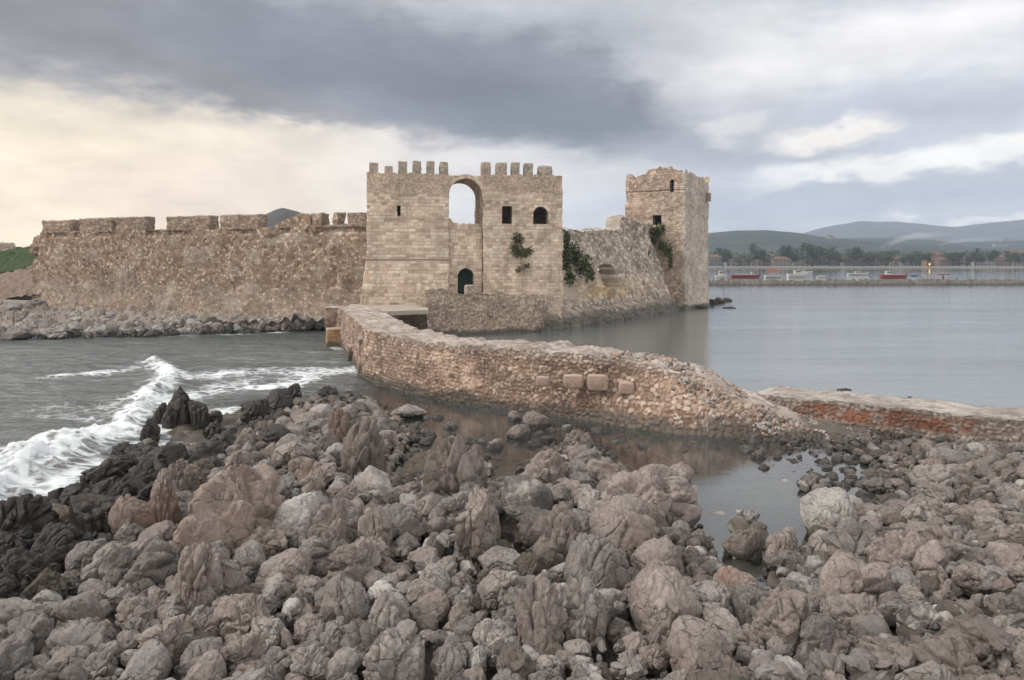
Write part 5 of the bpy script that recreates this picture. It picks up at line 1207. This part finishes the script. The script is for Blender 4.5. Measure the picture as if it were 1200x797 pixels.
plant('grey-green caper bush hanging between the windows of the right gate tower', [(607, 280, 7, 8, 190), (604, 290, 7, 8, 190), (611, 297, 8, 6, 180), (619, 294, 7, 5, 130)], dg, M_olive, .16, 1)
plant('small grey-green tuft on the right gate tower under the caper bush', [(609, 316, 6, 4, 70), (617, 311, 5, 3, 50)], dg, M_olive, .14, 2)
def dr(px, py): 
    s = np.interp(px, [655, 700, 745, 800], [88, 97, 107, 119]); return s + (330 - py) * .035 - 1.0
plant('large dark ivy clump on the ruined wall beside the gate tower', [(664, 300, 6, 22, 420), (674, 300, 9, 14, 420), (684, 312, 10, 12, 420), (668, 325, 6, 12, 200), (692, 322, 5, 7, 120), (664, 280, 4, 10, 150)], dr, M_leaf, .2, 3)
dk_ = lambda px, py: np.interp(px, [740, 803], [123.5, 119]) - 1.2 - max(0, (py - 285)) * .03
plant('dark ivy trailing down the face of the keep below its square window', [(770, 272, 7, 7, 200), (776, 268, 5, 6, 120), (765, 282, 5, 6, 110), (775, 288, 5, 7, 130), (783, 293, 5, 9, 170), (786, 306, 3, 9, 110), (764, 271, 4, 4, 70)], dk_, M_leaf, .22, 4)
plant('small ivy tuft left of the keep window', [(753, 275, 5, 6, 110)], dk_, M_leaf, .2, 5)
plant('low ivy patch on the ruin below the keep, under the tuft', [(750, 291, 6, 5, 110), (757, 297, 5, 4, 90)], lambda a_, b_: 116.0, M_leaf, .2, 6)
plant('tiny green tuft on the pale ruin face', [(757, 322, 3, 3, 40)], lambda a_, b_: 112.5, M_leaf, .16, 7)
x_, y_ = gp(157, 775, .5)
o = leaves('bush', [(x_, y_, .75, .28, .25, .26, 700), (x_ + .1, y_ - .1, .62, .22, .2, .2, 300)], .035, M_olive, None, 9); tag(o, 'small olive-green bush between grey rocks in the bottom left', 'bush')
x_, y_ = gp(873, 762, .4)
o = leaves('bush', [(x_, y_, .48, .25, .22, .14, 380)], .03, M_olive, None, 10); tag(o, 'low olive tuft in the gully between rocks at bottom right of centre', 'bush')

# ------------------------------------------------------------------ far things: pole, breakwater, boats, village, smoke
x_, y_ = gp(848, 346.5); b = MB(); b.tube((0, 0, -.3), (0, 0, 3.6), .07, .05); po = b.build('marker_pole', plain('pole_paint', (.12, .12, .13))); po.location = (x_, y_, 0.2)
tag(po, 'thin dark marker pole standing on the rocks off the keep', 'pole')
def path_strip(pts, hw, zt, res, seed):
    pass
bx0, bx1 = (780 - 600) / F * 230, 200.0
n_, m_ = 900, 14; xs_ = np.linspace(bx0, bx1, n_); P = []
cross = [(-4.5, -.8), (-3.6, .2), (-2.6, .9), (-1.6, 1.25), (0, 1.35), (1.6, 1.25), (2.6, .9), (3.6, .2), (4.5, -.8)]
tt = np.linspace(0, len(cross) - 1, m_ + 14); cy = np.interp(tt, range(len(cross)), [c[0] for c in cross]); czz = np.interp(tt, range(len(cross)), [c[1] for c in cross])
XX, YY = np.meshgrid(xs_, cy); ZZ = np.repeat(czz[:, None], n_, 1); P = np.stack([XX.ravel(), 230 + YY.ravel() + 0.035 * (XX.ravel() - 90), ZZ.ravel()], 1)
f1, f2, rr = worley(P * .75, 5); P[:, 2] += .75 * (sstep(0, .5, f2 - f1) * (.3 + rr) - .45); P[:, 1] -= .4 * (rr - .5)
jj, ii = np.meshgrid(np.arange(len(cy) - 1), np.arange(n_ - 1), indexing='ij'); fc = np.stack([jj * n_ + ii, jj * n_ + ii + 1, (jj + 1) * n_ + ii + 1, (jj + 1) * n_ + ii], -1).reshape(-1, 4)
tag(mesh_np('breakwater', P, fc, rock_mat('breakwater_rock', [(.05, .047, .043), (.085, .08, .073), (.13, .122, .113)], wetz=.5)), 'long low breakwater of grey rocks across the bay', 'breakwater')
PA = {k: plain(k + '_boat_paint', c, .5, .12) for k, c in dict(red=(.19, .035, .038), white=(.40, .40, .39), brown=(.16, .06, .045), blue=(.10, .16, .24), grey=(.35, .36, .37)).items()}
M_win = plain('boat_window', (.03, .035, .04), .2)
def boat(px, py, L, beam, hgt, hull, cab, lab, rz=0.0, mast=0, canopy=None, cabx=.0, cabl=.28):
    x_, y_ = gp(px, py); t = thing('boat', lab, 'boat', (x_, y_, 0), rz, 'boats moored behind the breakwater')
    n = 15; V = []; Fc = []; sec = [(-1, 1.0), (-.86, .35), (-.45, -.15), (0, -.25), (.45, -.15), (.86, .35), (1, 1.0)]
    for i in range(n):
        u = i / (n - 1); w = beam / 2 * (math.sin(math.pi * min(1, (1 - u) * .75 + .02 + .2 * (1 - u))) ** .6 if u > .35 else .80 + .2 * math.sin(u / .35 * math.pi / 2)); w = max(w, .04)
        sheer = hgt * (1 + .55 * max(0, u - .45) ** 2 * 3 + .15 * max(0, .3 - u))
        for (a, b_) in sec: V.append(((u - .5) * L + (.06 * L * b_ if u > .9 else 0), a * w, max(b_, -.25) * sheer if b_ > 0 else b_ * hgt))
    k = len(sec)
    for i in range(n - 1):
        for j in range(k - 1): Fc.append((i * k + j, (i + 1) * k + j, (i + 1) * k + j + 1, i * k + j + 1))
        Fc.append((i * k, i * k + k - 1, (i + 1) * k + k - 1, (i + 1) * k))
    Fc.append(tuple(range(k))); Fc.append(tuple((n - 1) * k + j for j in range(k - 1, -1, -1)))
    mesh_np('hull', V, Fc, PA[hull], smooth=False, parent=t)
    b_ = MB(); b_.box(-L * .47, L * .44, -beam * .51, -beam * .47, hgt * .98, hgt * 1.12); b_.box(-L * .47, L * .44, beam * .47, beam * .51, hgt * .98, hgt * 1.12); b_.build('gunwale', PA['white'], t)
    if cab:
        b_ = MB(); x0, x1 = L * (cabx - cabl / 2), L * (cabx + cabl / 2); ht = hgt + cab
        b_.add([(x0, -beam * .33, hgt * .9), (x1, -beam * .33, hgt * .9), (x1, beam * .33, hgt * .9), (x0, beam * .33, hgt * .9), (x0 + .1, -beam * .3, ht), (x1 - .35, -beam * .3, ht), (x1 - .35, beam * .3, ht), (x0 + .1, beam * .3, ht)],
               [(0, 3, 2, 1), (4, 5, 6, 7), (0, 1, 5, 4), (1, 2, 6, 5), (2, 3, 7, 6), (3, 0, 4, 7)])
        b_.box(x0 - .15, x1 - .1, -beam * .36, beam * .36, ht + .01, ht + .12); cb = b_.build('cabin', PA['white'], t)
        b_ = MB(); wx_ = (x1 - x0) / 3
        for q in range(2): b_.box(x0 + .25 + q * wx_ * 1.2, x0 + .25 + q * wx_ * 1.2 + wx_ * .8, -beam * .335, -beam * .30, hgt + cab * .45, hgt + cab * .85)
        b_.build('window', M_win, cb)
    if canopy:
        b_ = MB(); z0 = hgt + 1.0
        b_.add([(-L * .42, -beam * .5, z0), (L * .42, -beam * .5, z0 + .3), (L * .42, beam * .5, z0 + .3), (-L * .42, beam * .5, z0), (-L * .30, 0, z0 + 1.5), (L * .25, 0, z0 + 1.5)], [(0, 1, 5, 4), (2, 3, 4, 5), (1, 2, 5), (3, 0, 4), (0, 3, 2, 1)])
        for sx_ in (-.36, .36):
            for sy_ in (-.4, .4): b_.tube((L * sx_, beam * sy_, hgt * .9), (L * sx_, beam * sy_, z0 + .1), .06, .06, 6)
        b_.build('canopy', PA[canopy], t)
    if mast:
        b_ = MB(); b_.tube((L * .12, 0, hgt * .5), (L * .12, 0, mast), .07, .04, 6); b_.tube((L * .1, 0, mast * .45), (-L * .32, 0, mast * .52), .05, .04, 6); b_.build('mast', PA['grey'], t)
    return t
boat(873, 325.3, 11, 3.0, 1.15, 'red', 1.0, 'long red-hulled fishing boat, first red boat right of the keep', 0.0, 3.2, cabx=.28, cabl=.14)
boat(906, 325.5, 6.6, 3.2, .95, 'white', 0, 'white boat under a peaked red-brown canopy', 0, 0, canopy='brown')
boat(934, 325.0, 8.0, 2.8, 1.3, 'white', 1.5, 'white cabin cruiser nearest the canopied boat', .15, 4.2)
boat(943, 321.0, 7.0, 2.4, 1.0, 'white', .8, 'white motorboat farther out behind the cabin cruiser', -.1)
boat(845, 325.8, 4.2, 1.9, 1.0, 'white', 1.7, 'short white boat with upright wheelhouse beside the keep', 0, 0, cabx=0, cabl=.42)
boat(1047, 325.6, 10.0, 3.0, 1.25, 'red', 1.3, 'red-hulled fishing boat with white rail, rightmost of the red ones', 0.0, 5.5, cabx=-.2, cabl=.2)
boat(1005, 322.5, 9.0, 2.6, .8, 'white', .8, 'pale low boat moored in the middle of the bay', 0, 3.5)
boat(962, 325.5, 3.2, 1.4, .6, 'white', .3, 'tiny white dinghy right of the cabin cruiser', 0)
boat(849, 312.9, 24, 5, 2.2, 'blue', 2.0, 'dark boat lying off the far beach', 0, 0)
boat(1071, 323.5, 3.5, 1.5, .6, 'blue', .3, 'little dark dinghy right of the rightmost red boat', 0)
x_, y_ = gp(1005, 327.5); t = thing('beacon', 'dark T-shaped post standing on the breakwater', 'post', (x_, 230 + .035 * (x_ - 90), 0.8))
b = MB(); b.tube((0, 0, -.3), (0, 0, 2.0), .28, .25); b.build('post', PA['brown'], t); b = MB(); b.box(-1.6, 1.6, -.2, .2, 1.95, 2.2); b.build('cross_bar', PA['brown'], t)
x_, y_ = gp(1192, 327.5); t = thing('marker_post', 'short dark marker post on the breakwater near the right edge', 'post', (x_, 230 + .035 * (x_ - 90), 1.0))
b = MB(); b.tube((0, 0, -.3), (0, 0, 1.3), .3, .22); b.build('post', PA['red'], t); b = MB(); b.tube((0, 0, 1.3), (0, 0, 1.7), .34, .1); b.build('lamp', PA['brown'], t)
# village
HC = {k: plain(k + '_house_wall', c, .9, .1, .3) for k, c in dict(cream=(.19, .17, .142), white=(.25, .245, .235), ochre=(.27, .155, .08), rose=(.20, .15, .125), grey=(.15, .147, .14)).items()}
M_tile = plain('roof_tile', (.125, .08, .063), .9, .2, .5); M_hwin = plain('house_window', (.05, .055, .06), .3); M_lamp = plain('lamp_glow', (.9, .6, .2), .5, emit=((1.0, .62, .15), 2.0))
def slope_z(x, y):
    best = (1e18, 0)
    for nm in ('hill', 'foothill'):
        me = bpy.data.objects[nm].data; co = np.empty(len(me.vertices) * 3, np.float32); me.vertices.foreach_get('co', co); co = co.reshape(-1, 3)
        d = (co[:, 0] - x) ** 2 + (co[:, 1] - y) ** 2; i = np.argsort(d)[:4]; best = min(best, (-float(co[i, 2].mean()), 0))
    return -best[0]
def house(px, dy, w, dpt, h, col, lab, flat=False, rz=0.0, lamp=False, zb=.9):
    x_ = (px - 600) / F * dy; t = thing('house', lab, 'house', (x_, dy, zb), rz, 'houses along the far shore')
    b_ = MB(); b_.box(-w / 2, w / 2, 0, dpt, -.8, h); b_.build('wall', HC[col], t)
    b_ = MB()
    if flat: b_.box(-w / 2 - .3, w / 2 + .3, -.3, dpt + .3, h + .01, h + .45)
    else:
        e = .5; b_.add([(-w / 2 - e, -e, h + .01), (w / 2 + e, -e, h + .01), (w / 2 + e, dpt + e, h + .01), (-w / 2 - e, dpt + e, h + .01), (-w / 2 + w * .2, dpt / 2, h + min(2.6, dpt * .28)), (w / 2 - w * .2, dpt / 2, h + min(2.6, dpt * .28))], [(0, 1, 5, 4), (2, 3, 4, 5), (1, 2, 5), (3, 0, 4), (0, 3, 2, 1)])
    b_.build('roof', HC[col] if flat else M_tile, t)
    nfl = max(1, int(h / 2.9)); nw = max(2, int(w / 3.2))
    for fl in range(nfl):
        for q in range(nw):
            cx = -w / 2 + (q + .5) * w / nw; b_ = MB(); b_.box(cx - .55, cx + .55, -.05, .05, fl * 2.9 + 1.0, fl * 2.9 + 2.3); b_.build('window', M_lamp if lamp and fl == 0 and q == 0 else M_hwin, t)
    return t
house(837, 668, 13, 9, 7.5, 'grey', 'tall grey house at the left end of the far shore, by the keep')
house(857, 662, 8, 7, 4.5, 'white', 'small white house on the beach, left part of the far shore')
house(871, 664, 7, 7, 4.5, 'cream', 'small cream house right of the small white beach house')
house(899, 690, 16, 10, 8.5, 'rose', 'rose house with red roof above the canopied boat')
house(884, 662, 5, 5, 3.2, 'white', 'tiny white cottage on the beach below the rose house')
house(917, 664, 14, 8, 6.0, 'cream', 'wide cream house on the beach right of the rose house')
house(938, 700, 8, 8, 7, 'cream', 'narrow cream house half hidden among the trees')
house(984, 720, 10, 9, 6.5, 'grey', 'grey-white house set back behind trees, left of the long low building')
house(1010, 664, 30, 8, 3.4, 'grey', 'long low flat-roofed grey building on the beach', True)
house(1053, 700, 9, 8, 6, 'cream', 'pale house above the rightmost red boat')
house(1064, 690, 8, 8, 4.5, 'white', 'low white house right of the pale house')
house(1096, 690, 13, 10, 10, 'ochre', 'tall orange house with one lit window', lamp=True)
house(1108, 678, 11, 9, 5.5, 'rose', 'low pinkish house right of the orange house')
house(1125, 760, 9, 8, 8, 'white', 'white house set back right of the orange house')
house(1155, 664, 16, 8, 3.4, 'white', 'long low white building on the right shore', True)
house(1172, 690, 20, 10, 7.5, 'rose', 'broad pink house with red roof on the right shore')
house(1196, 720, 14, 11, 12, 'cream', 'tall cream house at the right edge of the picture')
house(1174, 1900, 30, 12, 6, 'white', 'long white building on the hillside at right', True, zb=slope_z(574 / F * 1900, 1900) - .4)
house(1180, 2040, 24, 12, 6, 'white', 'upper white building on the hillside at right', True, zb=slope_z(580 / F * 2040, 2040) - .4)
house(974, 1480, 10, 8, 5, 'white', 'lone white house on the wooded hillside', zb=slope_z(374 / F * 1480, 1480) - .4)
# trees of the far shore, each with trunk and crown
M_bark = plain('tree_bark', (.07, .055, .045), .95)
TM = {'dark': leaf_mat('dark_tree_leaves', (.020, .032, .016), (.050, .066, .028)), 'mid': leaf_mat('mid_tree_leaves', (.035, .050, .020), (.075, .088, .036)), 'pale': leaf_mat('pale_tree_leaves', (.060, .070, .036), (.11, .115, .06))}
def tree_meshes(kind, seed):
    r = random.Random(seed); b_ = MB(); b_.tube((0, 0, -.05), (0, .0, .45), .035, .022, 7)
    for k in range(4): a = r.uniform(0, 6.28); b_.tube((0, 0, .3 + .04 * k), (.2 * math.cos(a), .2 * math.sin(a), .55 + .06 * k), .016, .007, 5)
    tr = b_.build('trunk', M_bark); blobs = []
    for k in range(10):
        a = r.uniform(0, 6.28); q = r.random() ** .6 * .32; z = r.uniform(.36, .82); s = r.uniform(.12, .22) * (1.15 - .5 * abs(z - .55))
        blobs.append((q * math.cos(a), q * math.sin(a), z, s, s, s * .8, 90))
    cr = leaves('crown', blobs, .045, TM[kind], None, seed); da, db = tr.data, cr.data
    bpy.data.objects.remove(tr); bpy.data.objects.remove(cr); return da, db
TMESH = {k: [tree_meshes(k, 300 + 10 * q + len(k)) for q in range(3)] for k in TM}
TREES = []
def tree(px, d, h, kind, wide=1.0, zb=.9):
    t = thing('tree', None, 'tree', ((px - 600) / F * d, d, zb), rng.uniform(0, 6.28), 'trees along the far shore'); t.scale = (h * wide, h * wide, h)
    da, db = rng.choice(TMESH[kind])
    for nm, me in (('trunk', da), ('crown', db)):
        o = bpy.data.objects.new(nm, me); COL.objects.link(o); o.parent = t
    TREES.append((px, d, h, kind, t))
for (px, h, kind, wd) in [(834, 13, 'mid', 1.1), (846, 17, 'mid', 1.2), (853, 13, 'dark', 1), (866, 10, 'pale', 1), (877, 11, 'pale', 1.2), (890, 19, 'dark', 1.0), (896, 12, 'pale', 1), (906, 11, 'mid', 1), (925, 20, 'dark', 1.0), (932, 12, 'pale', 1), (946, 24, 'mid', 1.0), (953, 19, 'mid', 1.1), (958, 13, 'pale', 1), (972, 17, 'mid', 1), (980, 12, 'dark', 1), (992, 10, 'pale', 1.2), (1001, 18, 'dark', .8), (1012, 12, 'mid', 1.2), (1022, 13, 'mid', 1.2), (1030, 15, 'mid', 1.2), (1038, 12, 'pale', 1.1), (1045, 16, 'mid', 1.0), (1058, 11, 'pale', 1.2), (1069, 13, 'dark', 1.1), (1078, 14, 'mid', 1.2), (1087, 12, 'mid', 1), (1103, 12, 'dark', .9), (1116, 14, 'mid', 1.2), (1124, 12, 'mid', 1.2), (1134, 13, 'pale', 1.1), (1143, 14, 'dark', 1.1), (1150, 11, 'mid', 1), (1163, 13, 'mid', 1), (1184, 14, 'mid', 1.1), (1190, 11, 'dark', 1), (1206, 15, 'mid', 1.2)]:
    tree(px, rng.choice([657, 660, 676, 684, 692]) + rng.uniform(-3, 3), h * rng.uniform(.9, 1.15), kind, wd)
NUM = 'first second third fourth fifth sixth seventh eighth ninth tenth eleventh twelfth thirteenth fourteenth fifteenth sixteenth seventeenth eighteenth nineteenth twentieth'.split()
for kd, wd in (('dark', 'dark-green'), ('mid', 'olive-green'), ('pale', 'pale-leaved')):
    l = sorted([t for t in TREES if t[3] == kd], key=lambda t: t[0])
    for n_, t in enumerate(l): t[4]['label'] = '%s %s tree on the far shore, %s of that colour counted from the keep' % ('tall' if t[2] > 15 else 'bushy', wd, NUM[n_])
# the woods behind the village read as one mass
bl_ = []
for _ in range(520):
    d = rng.uniform(715, 1050); px = rng.uniform(812, 1260); s = rng.uniform(3, 7); bl_.append(((px - 600) / F * d, d, 2 + s * .6 + (d - 715) * .012, s * 1.3, s * 1.3, s, 70))
tag(leaves('far_woods', bl_, 1.5, TM['mid'], None, 77), kind='stuff')
# smoke drifting off the hillside
m, T = new_mat('smoke'); pos = T.n('ShaderNodeNewGeometry').outputs['Position']
vol = T.n('ShaderNodeVolumePrincipled', {'Color': (.80, .82, .86, 1), 'Density': .028, 'Anisotropy': .1}).outputs[0]
T.l.new(vol, T.n('ShaderNodeOutputMaterial').inputs['Volume'])
def smoke(pts, d, lab, seed):
    r = random.Random(seed); V, Fc = [], []; n = 12; P = []
    for k in range(41):
        u = k / 40 * (len(pts) - 1); i = min(int(u), len(pts) - 2); f_ = u - i; q = [pts[i][j] * (1 - f_) + pts[i + 1][j] * f_ for j in range(3)]; P.append(q)
    C_ = [Vector(wp(q[0], q[1], d)) for q in P]
    for k in range(41):
        t = (C_[min(k + 1, 40)] - C_[max(k - 1, 0)]).normalized(); up = Vector((-t.z, 0, t.x)); rad_ = P[k][2] / F * d
        for j in range(n):
            a = 2 * math.pi * j / n; rr = rad_ * (1 + .22 * math.sin(k * .7 + 2 * a + seed) + .12 * math.sin(a * 3 + k * 1.3)); V.append(C_[k] + Vector((0, 1, 0)) * (rr * math.cos(a)) + up * (rr * math.sin(a)))
    for k in range(40):
        for j in range(n): Fc.append((k * n + j, k * n + (j + 1) % n, (k + 1) * n + (j + 1) % n, (k + 1) * n + j))
    Fc.append(tuple(range(n - 1, -1, -1))); Fc.append(tuple(40 * n + j for j in range(n)))
    o = mesh_np('smoke', V, Fc, m); bm = bmesh.new(); bm.from_mesh(o.data); bmesh.ops.recalc_face_normals(bm, faces=bm.faces[:]); bm.to_mesh(o.data); bm.free(); tag(o, lab, 'smoke', kind='stuff')
smoke([(1030, 291, 1.5), (1040, 286, 2.5), (1055, 280, 3.6), (1075, 276.5, 4.2), (1098, 275, 3.2), (1120, 274, .3)], 1100, 'left smoke plume drifting from the hillside', 1)
smoke([(1042, 290, 1.5), (1047, 285, 2.5), (1060, 279, 2.8), (1078, 275.5, 2.4), (1096, 273.5, .3)], 1090, 'second smoke plume close beside the left one', 2)
smoke([(1101, 290, 1), (1104, 286, 1.6), (1112, 284, 2.1), (1132, 281.5, 2.8), (1155, 280, 2.2), (1178, 279, .3)], 1110, 'right smoke plume drifting from the hillside', 3)
# haze: one even box of air round everything
b = MB(); b.box(-300, 4600, -60, 4700, -6, 330)
m, T = new_mat('haze'); T.l.new(T.n('ShaderNodeVolumePrincipled', {'Color': (.68, .80, 1.0, 1), 'Density': .00016, 'Anisotropy': .2}).outputs[0], T.n('ShaderNodeOutputMaterial').inputs['Volume'])
tag(b.build('haze', m), kind='stuff')
